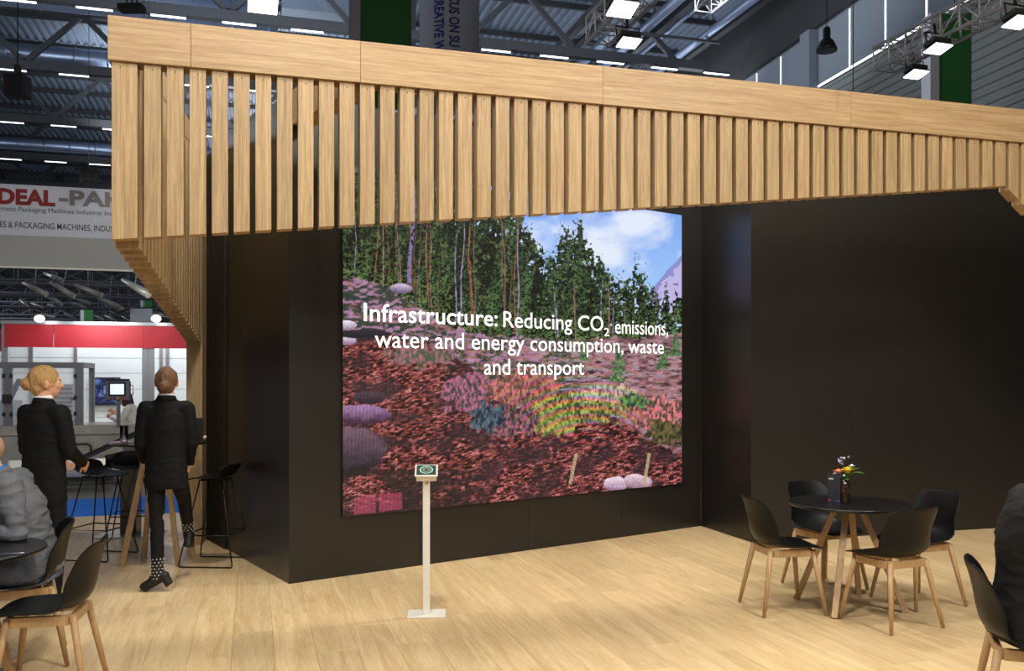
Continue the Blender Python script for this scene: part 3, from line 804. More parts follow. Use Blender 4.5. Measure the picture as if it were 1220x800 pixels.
# ---------------------------------------------------------------- white hanging sign at left
sY = 14.0
pa = at(-60, 216.5, sY); su0 = pa.dot(U); sn0 = pa.dot(N)
sign = thing('hanging_sign', 'white hanging trade stand sign with dark red and grey lettering', 'sign', (pa.x, pa.y, 0), TH)
zt_ = 4.70; zm = 3.89; zb_ = 3.40
SIGNW = mat('sign_white', srgb(206, 210, 222), 0.6); SIGNG = mat('sign_grey_cloth', srgb(172, 172, 168), 0.8)
MB().box(-1.6, 4.2, 0, 0.05, zm, zt_).build('sign_face', SIGNW, sign)
MB().box(-1.6, 4.2, 0.0, 0.05, zb_, zm-0.003).build('cloth_valance', SIGNG, sign)
MB().box(-1.6, 4.2, -0.012, -0.001, zb_-0.03, zb_).build('hem_tube', WHITE_METAL, sign)
REDP = mat('dark_red_print', srgb(140, 14, 22), 0.5); GREYP = mat('grey_print', srgb(128, 122, 124), 0.5); BLKP = mat('black_print', srgb(34, 34, 38), 0.5)
def sig(body, px0, px1, py, hgt, m, off=0.0):
    """line of print on the sign between two points of its face"""
    def ud(px):
        k = (px-610)/FOC; return (pa.x-k*pa.y)/(k*sT-cT)
    Yb = pa.y+sT*ud((px0+px1)/2); z0 = EYE-(py-451)/FOC*Yb
    o = text(body, 'lettering', m, None, Matrix.Identity(4), offset=off, extrude=0.0)
    xs = [v.co.x for v in o.data.vertices]; w0, w1 = min(xs), max(xs); u0, u1 = ud(px0), ud(px1); k = (u1-u0)/(w1-w0)
    for v in o.data.vertices: v.co = (u0+(v.co.x-w0)*k, -0.004, z0+v.co.y*hgt/0.73)
    o.parent = sign
sig('I', -13, -6, 242.6, 0.24, REDP, 0.05); sig('DEAL', -3, 66, 243.6, 0.24, REDP, 0.05); sig('-PAK', 70, 150, 245.4, 0.24, GREYP, 0.04)
sig('matic Packaging Machines Industrial Ind', 1, 134, 254.0, 0.075, BLKP, 0.0)
sig('ES & PACKAGING MACHINES, INDUSTRIAL', 0, 156, 274.0, 0.10, BLKP, 0.006)
o = dup(fl0, 'bright floodlight on top of the white hanging sign', at(107, 209, 13.7), 0); o.rotation_euler = (1.15, 0, 0.0); o.scale = (0.8, 0.8, 0.8)
# ---------------------------------------------------------------- neighbouring booth beyond the aisle
bY = 15.5
bo = at(5, 451, bY); BU = lambda px, Y0=bo: ((Y0.x-((px-610)/FOC)*Y0.y)/(((px-610)/FOC)*sT-cT))
booth = thing('trade_booth', 'neighbouring trade booth with a red fascia and white panel walls', 'booth', (bo.x, bo.y, 0), TH)
ft, fb = 2.56, 2.16
wb = BU(260)
for a, c in ((0, BU(64)), (BU(64), BU(172)), (BU(172), BU(260))):
    MB().box(a+0.006, c-0.006, -0.02, 0.02, fb, ft).build('fascia_panel', RED, booth)
MB().box(-0.05, wb, -0.04, 0.04, ft+0.002, ft+0.06).build('top_rail', ALU, booth)
for px in (5, 172.5, 180):
    MB().box(BU(px)-0.05, BU(px)+0.05, 0.03, 0.12, 0.08, ft).build('post', ALU, booth)
for k, z in enumerate((0.08, 0.75, 1.30, 1.75, 2.08)):
    zs = (0.08, 0.75, 1.15, 1.62, 2.0, 2.42)
zs = (0.1, 0.85, 1.40, 1.72, 2.02, 2.5)
us = [-2.2, -1.0, 0.0, 0.78, 2.35, 2.47, 3.3, 4.3]
for a, c in zip(us, us[1:]):
    for z0, z1 in zip(zs, zs[1:]):
        MB().box(a+0.004, c-0.004, 2.0, 2.03, z0+0.004, z1-0.004).build('wall_panel', WHITE_PANEL, booth)
    MB().box(c-0.03, c+0.03, 1.95, 1.999, 0.1, 2.5).build('upright', ALU, booth)
MB().box(-2.2, 4.3, 2.035, 2.06, 0.0, 2.5).build('wall_backing', ALU_GREY, booth)
MB().box(-3.2, 4.3, -2.2, 2.2, -0.003, 0.075).build('platform', mat('booth_platform', srgb(196, 188, 172), 0.6), booth)
MB().box(-3.2, 4.3, -2.26, -2.201, -0.003, 0.07).build('platform_edge', mat('platform_edge_grey', srgb(84, 80, 76), 0.6), booth)
o = MB().box(-3.0, -0.15, 0.6, 0.64, 2.1, 2.5).build('fascia_panel', RED, booth)
for px, lb in ((47, 'bright spotlight on the booth rail over the left red panel'), (186, 'bright spotlight on the booth rail next to the oak post')):
    o = thing('spotlight', lb, 'spotlight', at(px, 380, bY-0.45+0.27*BU(px)), 0)
    MB().ball((0, 0, 0), 0.085, 0.06, 0.06, seg=14).build('bulb', mat('spot_glow', (1, 1, 1, 1), 0.5, emit=(0.95, 0.98, 1, 1), estr=9), o)
    MB().box(-0.12, 0.12, 0.02, 0.06, 0.055, 0.09).build('hood', FH, o); MB().bar((0, 0.06, 0.07), (0, 0.5, 0.07), 0.025).build('arm', ALU, o)
for ux in (0.8, 2.2, 3.4):
    p = Vector((bo.x, bo.y, 0))+U*ux+N*0.6; lamp('booth_light', (p.x, p.y, 3.4), (p.x-0.3, p.y+1.6, 1.0), 34, 0.8, (0.92, 0.97, 1.0))
p = Vector((bo.x, bo.y, 0))+U*1.5-N*0.9; lamp('booth_light', (p.x, p.y, 2.8), (p.x, p.y+1.6, 1.2), 22, 0.8, (0.92, 0.97, 1.0))
# wall screen
tv = thing('wall_television', 'flat television with a blue picture on the white booth wall', 'television', (bo.x, bo.y, 0)+U*0 if False else Vector((bo.x, bo.y, 0)), TH)
tp = at(127, 466, 17.9); lc = Matrix.Rotation(-TH, 3, 'Z') @ (tp-Vector((bo.x, bo.y, 0)))
MB().box(lc.x-0.28, lc.x+0.28, 1.90, 1.94, lc.z-0.28, lc.z+0.27).build('casing', BLACK_PANEL, tv)
m = mat('tv_picture', (0.01, 0.01, 0.01, 1), 0.3); nt = m.node_tree; tc = nt.nodes.new('ShaderNodeTexCoord'); nz = nt.nodes.new('ShaderNodeTexNoise')
nz.inputs['Scale'].default_value = 5; cr = nt.nodes.new('ShaderNodeValToRGB'); e = cr.color_ramp.elements
e[0].position = 0.45; e[0].color = (0.005, 0.01, 0.06, 1); e[1].position = 0.72; e[1].color = (0.25, 0.4, 1, 1)
nt.links.new(tc.outputs['Object'], nz.inputs['Vector']); nt.links.new(nz.outputs['Fac'], cr.inputs[0]); nt.links.new(cr.outputs[0], nt.nodes['Principled BSDF'].inputs['Emission Color'])
nt.nodes['Principled BSDF'].inputs['Emission Strength'].default_value = 0.8
MB().box(lc.x-0.26, lc.x+0.26, 1.893, 1.899, lc.z-0.26, lc.z+0.25).build('picture', m, tv)
# packaging machine: stainless bed with a glazed aluminium cabinet
mY = 13.4
m0 = at(-40, 451, mY); mach = thing('packaging_machine', 'packaging machine with aluminium framed glass cabinet on a stainless bed', 'machine', (m0.x, m0.y, 0.075), TH)
ML = lambda px: ((m0.x-((px-610)/FOC)*m0.y)/(((px-610)/FOC)*sT-cT))
x1 = ML(100); dpt = 1.0
zt, zb = 1.79, 0.83
for x in (ML(9), ML(94)):
    MB().box(x-0.055, x+0.055, 0, 0.08, zb, zt-0.08).build('frame_post', ALU_GREY, mach)
MB().box(0, 0.1, 0, 0.08, zb, zt-0.08).build('frame_post', ALU_GREY, mach)
MB().box(x1-0.08, x1, dpt-0.08, dpt, zb, zt-0.08).build('frame_post', ALU_GREY, mach)
MB().box(0, x1, 0, 0.08, zt-0.079, zt).build('frame_rail', ALU_GREY, mach); MB().box(x1-0.08, x1, 0.081, dpt, zt-0.079, zt).build('frame_rail', ALU_GREY, mach)
MB().box(0, x1, dpt-0.08+0.001, dpt, zt-0.079, zt-0.002).build('frame_rail', ALU_GREY, mach)
MB().box(0, x1-0.09, 0.085, dpt-0.085, zt-0.03, zt-0.01).build('roof_pane', GLASS, mach)
for a, c in ((0.11, ML(9)-0.06), (ML(9)+0.06, ML(94)-0.06)):
    MB().box(a, c, 0.035, 0.045, zb, zt-0.085).build('glass_pane', GLASS, mach)
MB().box(x1-0.045, x1-0.035, 0.09, dpt-0.09, zb, zt-0.085).build('glass_pane', GLASS, mach)
hb = MB().box(-0.02, 0.02, -0.02, 0.0, -0.03, 0.03).mesh('hinge'); hb.materials.append(BLACK_PANEL)
for x in (ML(9)-0.05, ML(9)+0.05, ML(94)-0.05):
    for z in (1.0, 1.25, 1.58):
        o = bpy.data.objects.new('hinge', hb); C.objects.link(o); o.parent = mach; o.location = (x, 0, z)
MB().box(ML(9)-0.06, ML(9)+0.06, -0.06, -0.001, 1.17, 1.3).build('door_latch', BLACK_PANEL, mach)
MB().box(0, ML(168), 0, 0.9, zb-0.16, zb-0.001).build('bed_top', STEEL, mach, bevel=0.01)
MB().box(0.05, ML(165), 0.05, 0.85, 0.30, zb-0.165).build('bed_body', STEEL, mach)
for x in (0.2, 0.9, 1.6, ML(160)):
    MB().box(x-0.04, x+0.04, 0.1, 0.18, 0.0, 0.30).build('foot', ALU_GREY, mach)
MB().tube([(ML(80), -0.03, 0.45), (ML(80), -0.03, 0.53), (ML(104), -0.03, 0.53), (ML(108), -0.03, 0.50), (ML(109), -0.03, 0.40)], 0.014, 8).build('handrail', BLACK_WIRE, mach)
INN = mat('machine_inner_white', srgb(206, 214, 226), 0.4)
MB().box(0.2, 0.6, 0.4, 0.7, zb, 1.2).build('inner_column', INN, mach); MB().box(1.12, 1.36, 0.35, 0.65, zb, 1.45).build('film_rack', INN, mach)
for k in range(8): MB().box(1.10, 1.38, 0.32, 0.349, zb+0.05+k*0.07, zb+0.075+k*0.07).build('roller', ALU_GREY, mach)
MB().tube([(0.45, 0.5, 1.2), (0.6, 0.45, 1.5), (0.85, 0.4, 1.42), (0.9, 0.4, 1.15)], 0.05, 10).build('robot_arm', BLUE_CARPET and mat('robot_blue', srgb(50, 60, 150), 0.4), mach)
MB().box(0.7, 0.95, 0.3, 0.6, zb, 1.1).build('feeder', mat('machine_dark', srgb(58, 52, 60), 0.5), mach)
MB().lathe([(0.09, 0), (0.09, 0.05)], (1.46, 0.2, 1.2), seg=16).build('reel', BLACK_PANEL, mach)
MB().box(x1-0.40, x1-0.1, 0.1, 0.3, zb, zb+0.08).build('tray', STEEL, mach)
# control panel on a post
p = at(140.5, 470, 13.1)
cp = thing('control_panel', 'grey machine control panel with a lit display on a steel post', 'control panel', (p.x, p.y, 0.9), 0.12)
MB().box(-0.022, 0.022, 0.0, 0.044, 0.001, 0.46).build('post', ALU_GREY, cp)
MB().box(-0.165, 0.165, -0.03, 0.06, 0.40, 0.68).build('housing', ALU_GREY, cp, bevel=0.008)
MB().box(-0.12, 0.12, -0.036, -0.031, 0.46, 0.66).build('bezel', BLACK_PANEL, cp)
MB().box(-0.095, 0.095, -0.04, -0.037, 0.485, 0.635).build('display', mat('hmi_glow', (1, 1, 1, 1), 0.5, emit=(0.55, 0.72, 1, 1), estr=1.0), cp)
MB().box(-0.15, 0.15, -0.03, 0.06, 0.681, 0.71).build('label_strip', BLACK_PANEL, cp)
for k, c in enumerate(((150, 30, 30), (40, 60, 160), (220, 160, 30), (190, 30, 40), (220, 20, 60))):
    MB().tube([(-0.08+k*0.045, -0.05, 0.43), (-0.08+k*0.045, -0.031, 0.43)], 0.014, 10).build('push_button', mat('button_%d' % k, srgb(*c), 0.4), cp)
for s in (-1, 1): MB().tube([(s*0.165, 0, 0.62), (s*0.21, 0, 0.62), (s*0.21, 0, 0.48), (s*0.165, 0, 0.48)], 0.010, 6).build('grip', BLACK_WIRE if s < 0 else ALU, cp)
# small tote boxes below the machine
p = at(98, 572, 13.0); p.z = 0.075
o = thing('parts_cart', 'low black and silver cart under the stainless machine bed', 'cart', p, TH)
MB().box(-0.35, 0.35, -0.2, 0.2, 0.12, 0.22).build('tray', ALU, o, bevel=0.02); MB().box(-0.40, 0.40, -0.22, 0.22, 0.07, 0.118).build('chassis', BLACK_PANEL, o)
for x in (-.3, .3): MB().tube([(x, -.2, .04), (x, -.16, .04)], 0.04, 12).build('wheel', BLACK_PANEL, o)

# far lighting grid seen between the sign and the booth
LG = mat('grid_steel', srgb(104, 106, 112), 0.6, metal=0.2); SPW = mat('stage_light_body', srgb(168, 164, 156), 0.4, metal=0.3)
for k, (Y, z) in enumerate(((22, 4.15), (25, 4.1), (28, 4.0), (31, 3.95), (34, 4.0))):
    q = Vector((-13.5, Y, z)); q = un(-11.5-0.35*k, Y+2.5, z)
    o = box_truss(q, q+U*11.0, 0.42, ['nearest', 'second', 'third', 'fourth', 'farthest'][k]+' grey lighting truss between the hanging sign and the booth', group='grey trusses beyond the booth', step=0.8, r=0.03, TR=LG)
    for c in o.children if hasattr(o, 'children') else []: pass
spots = [(63, 330, 24, 1), (41, 344, 21, 1), (74, 345, 21, 1), (105, 346, 21, 1), (161, 342, 19, 1.2), (62, 356, 25, 1), (96, 358, 25, .8), (130, 361, 24, 1),
         (28, 361, 27, .6), (44, 364, 27, .6), (64, 366, 28, .6), (83, 377, 28, .6), (117, 378, 28, .6), (131, 379, 29, .6), (150, 380, 29, .5), (94, 364, 26, .6), (140, 364, 26, .7)]
st = thing('stage_light', 'x', 'stage light', (0, 0, 0), 0, 'stage lights on the trusses beyond the booth')
MB().tube([(-0.42, 0, 0.16), (0.0, 0, 0), (0.42, 0, -0.16)], [0.05, 0.09, 0.11], 12).build('body', SPW, st)
MB().tube([(0, 0, 0.05), (0, 0, 1.1)], 0.012, 6).build('clamp', SPW, st)
MB().tube([(0.422, 0, -0.16), (0.45, 0, -0.17)], 0.1, 12).build('lens', mat('stage_lens', srgb(220, 214, 196), 0.2), st)
names = ['topmost', 'leftmost of the middle row', 'second of the middle row', 'third of the middle row', 'large, beside the oak flank', 'leftmost of the lower row', 'middle of the lower row', 'right of the lower row',
         'tiny, lowest left', 'tiny, second from lowest left', 'tiny, above the left spotlight', 'tiny, left of the green card', 'tiny, right of the green card', 'tiny, second right of the green card', 'tiny, rightmost above the fascia', 'small, between the two lower ones', 'small, right under the large one']
for k, (px, py, Y, s) in enumerate(spots):
    lb = 'pale stage light on far trusses, ' + names[k]
    if k == 0: o = st; o['label'] = lb; o.location = at(px, py, Y)
    else: o = dup(st, lb, at(px, py, Y), 0)
    s *= 0.68
    o.scale = (s, s, s); o.rotation_euler = (0, 0.1*(k % 3), 0.3*(k % 4)-0.3)
def card(px0, px1, py0, py1, Y, m, label, cat='sign'):
    a = at(px0, py0, Y); c = at(px1, py1, Y)
    o = thing('hall_sign', label, cat, (a.x, a.y, 0))
    MB().box(0, c.x-a.x, 0, 0.06, c.z, a.z).build('panel', m, o); MB().box(-0.12, -0.002, 0, 0.06, c.z, a.z).build('edge_panel', WHITE_PANEL, o)
    MB().tube([((c.x-a.x)/2, 0.03, a.z), ((c.x-a.x)/2, 0.03, 16.5)], 0.01, 5).build('wire', BLACK_WIRE, o)
GL = mat('green_sign', srgb(34, 130, 40), 0.6)
card(100, 111, 367, 383, 30, GL, 'green hall sign far away above the red fascia')
card(172, 181, 358, 366, 27, GL, 'small green hall sign beside the oak flank')
card(160, 181, 368, 384, 26, WHITE_PANEL, 'white board far away between the green signs')
PM = mat('booth_shelf', srgb(190, 190, 194), 0.5)

# ---------------------------------------------------------------- feedback terminal
p = fl(508, 733.5)
st_ = thing('feedback_terminal', 'white slim feedback stand with tilted touch pad, alone before the video wall', 'stand', p, R(4))
MB().box(-0.13, 0.13, -0.085, 0.115, 0.0, 0.012).build('base_plate', WHITE_METAL, st_, bevel=0.004)
MB().box(-0.024, 0.024, -0.012, 0.014, 0.0125, 0.95).build('pole', WHITE_METAL, st_, bevel=0.003)
hd = MB(); Mh = Matrix.Translation((0, -0.01, 0.985)) @ Matrix.Rotation(R(28), 4, 'X')
hd.box(-0.068, 0.068, -0.055, 0.055, -0.045, 0.0, Mh); hdo = hd.build('head', WHITE_METAL, st_, bevel=0.004)
t_ = MB(); t_.box(-0.078, 0.078, -0.07, 0.07, 0.001, 0.010, Mh); to = t_.build('touch_pad', WHITE_METAL, st_, bevel=0.004)
MB().box(-0.066, 0.066, -0.058, 0.058, 0.0105, 0.012, Mh).build('pad_glass', mat('pad_dark', srgb(66, 70, 68), 0.25), to)
def ring(r0, r1, z, m, name, par):
    b = MB(); n = 40; vs = [Mh @ Vector((r*math.cos(2*PI*k/n), r*math.sin(2*PI*k/n), z)) for r in (r0, r1) for k in range(n)]
    b.add(vs, [(k, (k+1) % n, n+(k+1) % n, n+k) for k in range(n)]); return b.build(name, m, par)
ring(0.037, 0.046, 0.0124, mat('pad_ring', srgb(160, 226, 200), 0.4), 'ring_print', to)
ring(0.012, 0.030, 0.0123, mat('pad_grey', srgb(120, 124, 122), 0.4), 'centre_print', to)
b = MB(); b.tube([(0.004, -0.02, 0.90), (0.004, -0.02, 0.935)], 0.006, 8); b.build('lock', mat('brass', srgb(190, 150, 70), 0.3, metal=0.9), st_)

# ---------------------------------------------------------------- chairs (seat shell on oak legs)
def shell_grid(prof, wid, curl, nu=26, nv=18, rc=0.10, rt=0.62, raise_=None):
    """prof: list of (x, z) from front lip to top of back; wid: half widths; curl: forward pull of the sides"""
    P = np.array(prof, float); seg = np.r_[0, np.cumsum(np.hypot(np.diff(P[:, 0]), np.diff(P[:, 1])))]; seg /= seg[-1]
    ss = np.linspace(0, 1, 200)
    def sm(a):
        y = np.interp(ss, seg, a); k = np.ones(17)/17; yp = np.r_[2*y[0]-y[8:0:-1], y, 2*y[-1]-y[-2:-10:-1]]; return np.convolve(yp, k, 'valid')
    X, Zc, Wd, Cu, Ra = sm(P[:, 0]), sm(P[:, 1]), sm(np.array(wid)), sm(np.array(curl)), sm(np.array(raise_ if raise_ else [0]*len(prof)))
    vs = []
    for i in range(nu+1):
        for j in range(nv+1):
            t = -1+2*j/nv; a = max(0, (abs(t)-rt)/(1-rt)); cut = rc*(1-math.sqrt(max(0, 1-a*a)))
            s = cut+(1-2*cut)*i/nu
            x, z, w, c, r = (np.interp(s, ss, q) for q in (X, Zc, Wd, Cu, Ra))
            vs.append((x+c*t*t, w*t*(1-0.06*t*t), z+r*t*t))
    fs = [(i*(nv+1)+j, i*(nv+1)+j+1, (i+1)*(nv+1)+j+1, (i+1)*(nv+1)+j) for i in range(nu) for j in range(nv)]
    return vs, fs
def make_chair(label, loc, rz, group):
    t = thing('shell_chair', label, 'chair', loc, rz, group)
    prof = [(.245, .440), (.20, .458), (.10, .457), (0, .450), (-.10, .452), (-.165, .472), (-.205, .52), (-.222, .59), (-.232, .66), (-.248, .73), (-.272, .80)]
    wid = [.195, .21, .222, .23, .236, .240, .238, .232, .226, .22, .21]
    curl = [0, 0, 0, 0, .01, .045, .085, .10, .085, .065, .05]
    rai = [0, .004, .012, .02, .035, .045, .03, .01, 0, 0, 0]
    vs, fs = shell_grid(prof, wid, curl, raise_=rai, rc=0.085)
    MB().add(vs, fs, True).build('seat_shell', BLACK_PLASTIC, t, solid=0.009, subd=1)
    for s in (-1, 1):
        MB().bar((s*0.145, -0.16, 0.420), (s*0.145, 0.16, 0.420), 0.026, 0.050).build('frame_rail', OAK_LEG, t, bevel=0.004)
        MB().bar((-0.132, s*0.155, 0.420), (0.132, s*0.155, 0.420), 0.026, 0.050).build('frame_rail', OAK_LEG, t, bevel=0.004)
        for q in (-1, 1):
            a = Vector((q*0.150, s*0.150, 0.435)); c = Vector((q*0.222-0.005, s*0.222, 0.006))
            MB().tube([a, a.lerp(c, .4), c], [0.0185, 0.017, 0.0125], 12).build('leg', OAK_LEG, t)
    return t
GR = 'shell chairs around the right hand table'
ch1 = make_chair('black oak legged chair left of the round table, facing right', (1.90, 6.31, 0), R(7), GR)
def chair(label, loc, rz, g): return dup(ch1, label, loc, rz, g)
chair('black oak legged chair behind the round table, facing the viewer', (2.43, 6.98, 0), R(-66), GR)
chair('black oak legged chair before the round table, its back to the viewer', (2.50, 5.94, 0), R(113), GR)
chair('black oak legged chair right of the round table, facing left', (2.93, 6.50, 0), R(199), GR)
GL_ = 'shell chairs at the seated visitors'
chair('black shell chair at the right edge carrying the person in the dark jacket', (2.317, 4.0, 0), R(-22), GL_)
chair('empty black shell chair with oak legs in the lower left corner', (-2.36, 4.58, 0), R(192), GL_)
chair('black shell chair under the seated man in the grey sweatshirt', (-2.80, 5.13, 0), R(208), GL_)

# ---------------------------------------------------------------- tables
def table(label, c, r, h, feet, tops, group=None, w=0.042):
    t = thing('round_table', label, 'table', (c[0], c[1], 0), 0, group)
    MB().lathe([(r-0.012, h-0.022), (r-0.002, h-0.016), (r, h-0.006), (r-0.004, h)], seg=64).build('table_top', BLACK_TOP, t)
    MB().lathe([(0.16, h-0.045), (0.16, h-0.023)], seg=24).build('mount_plate', BLACK_PANEL, t)
    for (fx, fy), (tx, ty) in zip(feet, tops):
        q = MB(); q.bar((tx-c[0], ty-c[1], h-0.046), (fx-c[0], fy-c[1], 0.0), w, w*0.8, up=Vector((0.3, 1, 0))); q.build('leg', OAK_LEG, t, bevel=0.004)
    return t
c = (2.40, 6.40)
rt = table('round black cafe table on splayed oak legs with flowers, at the right', c, 0.415, 0.735,
      [(2.09, 6.60), (2.17, 6.05), (2.60, 6.73), (2.72, 6.20)], [(2.32, 6.45), (2.36, 6.34), (2.44, 6.46), (2.48, 6.37)])
c = (-2.86, 4.62)
table('round black cafe table cut by the left edge, before the man in grey', c, 0.42, 0.735,
      [(c[0]-.32, c[1]-.1), (c[0]-.1, c[1]+.32), (c[0]+.1, c[1]-.32), (c[0]+.30, c[1]+.02)], [(c[0]-.08, c[1]-.03), (c[0]-.03, c[1]+.08), (c[0]+.03, c[1]-.08), (c[0]+.08, c[1]+.03)])
c = (-3.12, 7.93)
table('tall round black bar table on oak legs behind the walking person in heeled boots', c, 0.41, 1.06,
      [(c[0]-.24, c[1]-.20), (c[0]-.22, c[1]+.22), (c[0]+.24, c[1]-.18), (c[0]+.23, c[1]+.22)], [(c[0]-.08, c[1]-.06), (c[0]-.07, c[1]+.07), (c[0]+.08, c[1]-.06), (c[0]+.07, c[1]+.07)])
# things on the bar table
o = thing('tablet_display', 'black upright tablet housing standing on the tall bar table, right of the walker', 'tablet', (-2.80, 7.82, 1.06), R(5))
MB().box(-0.11, 0.11, -0.012, 0.012, 0.012, 0.215).build('housing', BLACK_PANEL, o, bevel=0.006); MB().box(-0.06, 0.06, -0.05, 0.05, 0.0005, 0.011).build('foot', BLACK_PANEL, o)
MB().tube([(0.113, 0, 0.05), (0.13, 0, 0.04)], 0.015, 8).build('cable_plug', WHITE_METAL, o)
g = thing('water_glass', 'clear water glass on the left side of the tall bar table', 'glass', (-3.37, 7.80, 1.06))
MB().lathe([(0.030, 0.0005), (0.036, 0.14), (0.034, 0.139), (0.028, 0.01)], seg=24, capt=True).build('tumbler', mat('glass_clear', (1, 1, 1, 1), 0.02, trans=1.0), g)
o = thing('coaster_tray', 'flat silver tray under the water glass on the bar table', 'tray', (-3.36, 7.72, 1.0605))
g.location.z = 1.067
o.location = (-3.38, 7.80, 1.0605); MB().lathe([(0.09, 0), (0.10, 0.005)], seg=32).build('tray_disc', STEEL, o)
o = thing('display_box', 'light oak box standing on the bar table left of the walker', 'box', (-3.22, 7.98, 1.06), R(10))
MB().box(-0.06, 0.08, -0.05, 0.05, 0.0005, 0.32).build('box_body', OAK_V, o, bevel=0.002); MB().box(-0.055, 0.075, -0.0505, 0.0505, 0.3205, 0.326).build('lid', OAK_H, o)
# things on the right table
tx, ty, tz = 2.385, 6.42, 0.7352
v = thing('flower_vase', 'dark amber glass vase on the right hand table', 'vase', (tx-0.01, ty, tz))
MB().lathe([(0.036, 0.0005), (0.040, 0.006), (0.041, 0.12), (0.036, 0.14), (0.030, 0.148), (0.032, 0.16)], seg=28, capt=False).build('vessel', mat('amber_glass', srgb(52, 34, 20), 0.06, coat=0.5), v, solid=0.003)
fw_ = thing('flower_bouquet', 'small bouquet of yellow and peach flowers with green leaves in the vase', 'flowers', (tx-0.01, ty, tz+0.10))
random.seed(12)
PET = {k: mat('petal_'+k, srgb(*c), 0.6) for k, c in {'yellow': (238, 196, 40), 'peach': (232, 140, 104), 'white': (232, 226, 236), 'lilac': (168, 150, 190)}.items()}
LEAF = mat('leaf_green', srgb(96, 140, 60), 0.5, vary=0.2, scale=20); STEM = mat('stem_green', srgb(70, 96, 50), 0.6)
def flower(x, y, z, r, col, n=14):
    MB().tube([(0, 0, -0.05), (x*0.3, y*0.3, z*0.5), (x, y, z)], 0.003, 5).build('stem', STEM, fw_)
    b = MB()
    for ringk, (rr, tilt, cnt) in enumerate(((r, 0.25, n), (r*0.75, 0.7, n-3), (r*0.45, 1.15, n-6))):
        for k in range(cnt):
            a = 2*PI*k/cnt+ringk*0.4; M = Matrix.Rotation(a, 3, 'Z') @ Matrix.Rotation(-tilt, 3, 'Y')
            vs = [Vector((0, 0, 0)), Vector((rr*.55, -rr*.22, 0.002)), Vector((rr, 0, 0)), Vector((rr*.55, rr*.22, 0.002))]
            b.add([M @ q+Vector((x, y, z)) for q in vs], [(0, 1, 2, 3)])
    b.build('blossom', PET[col], fw_, solid=0.0012); MB().ball((x, y, z+.006), r*.5, seg=10).build('blossom_core', PET[col], fw_)
flower(0.012, -0.03, 0.125, 0.050, 'yellow'); flower(-0.050, -0.02, 0.115, 0.040, 'peach'); flower(0.05, -0.01, 0.155, 0.022, 'white', 10)
flower(-0.075, -0.02, 0.10, 0.016, 'white', 9); flower(-0.02, -0.05, 0.09, 0.013, 'white', 9); flower(-0.06, -0.03, 0.085, 0.013, 'white', 9)
for k in range(9):
    x, y, z = random.uniform(-.04, .03), random.uniform(-.02, .02), random.uniform(.17, .235)
    MB().ball((x, y, z), 0.008, seg=8).build('bud', PET['lilac' if k % 3 else 'white'], fw_)
MB().tube([(0, 0, -0.05), (-0.01, 0, 0.23)], 0.0025, 5).build('stem', STEM, fw_)
def leaf(a, el, L, x0=(0, 0, 0.05)):
    b = MB(); n = 6; vs = []
    for i in range(n+1):
        s = i/n; w = 0.72*L*math.sin(PI*min(1, s*0.97+0.03))**0.8
        for j in (-1, 0, 1): vs.append(Vector((L*s, j*w*0.5, 0.25*L*math.sin(PI*s)*1.0+abs(j)*0.006)))
    M = Matrix.Rotation(a, 3, 'Z') @ Matrix.Rotation(-el, 3, 'Y')
    b.add([M @ q+Vector(x0) for q in vs], [(i*3+j, i*3+j+1, i*3+j+4, i*3+j+3) for i in range(n) for j in range(2)], True)
    b.build('leaf', LEAF, fw_, solid=0.001)
leaf(-0.2, 0.7, 0.14); leaf(-0.5, 0.35, 0.13, (0.01, -0.02, 0.06)); leaf(0.3, 0.9, 0.10, (0.02, 0, 0.08)); leaf(3.3, 0.3, 0.07); leaf(2.6, 0.6, 0.08); leaf(-1.5, 0.1, 0.06); leaf(1.6, 0.4, 0.08); leaf(4.2, 0.7, 0.07)
o = thing('table_card', 'black upright table card in front of the vase', 'card', (tx-0.095, ty-0.03, tz), R(-12))
MB().box(-0.043, 0.043, -0.004, 0.004, 0.0005, 0.205).build('card_panel', mat('card_black', srgb(44, 44, 50), 0.35), o)
MB().box(-0.035, -0.005, -0.0052, -0.0042, 0.165, 0.175).build('print_strip', mat('card_print_white', srgb(190, 190, 196), 0.5), o)
MB().box(-0.035, -0.022, -0.0052, -0.0042, 0.012, 0.022).build('print_mark', mat('card_print_red', srgb(200, 50, 90), 0.5), o)
MB().box(0.018, 0.036, -0.0052, -0.0042, 0.008, 0.018).build('print_mark', mat('card_print_blue', srgb(60, 70, 190), 0.5), o)
o = thing('pen', 'thin silver pen lying on the left table', 'pen', (-2.52, 4.50, 0.7395), R(20))
MB().tube([(-0.07, 0, 0), (0.06, 0, 0), (0.072, 0, 0)], [0.004, 0.004, 0.001], 8).build('barrel', ALU, o)

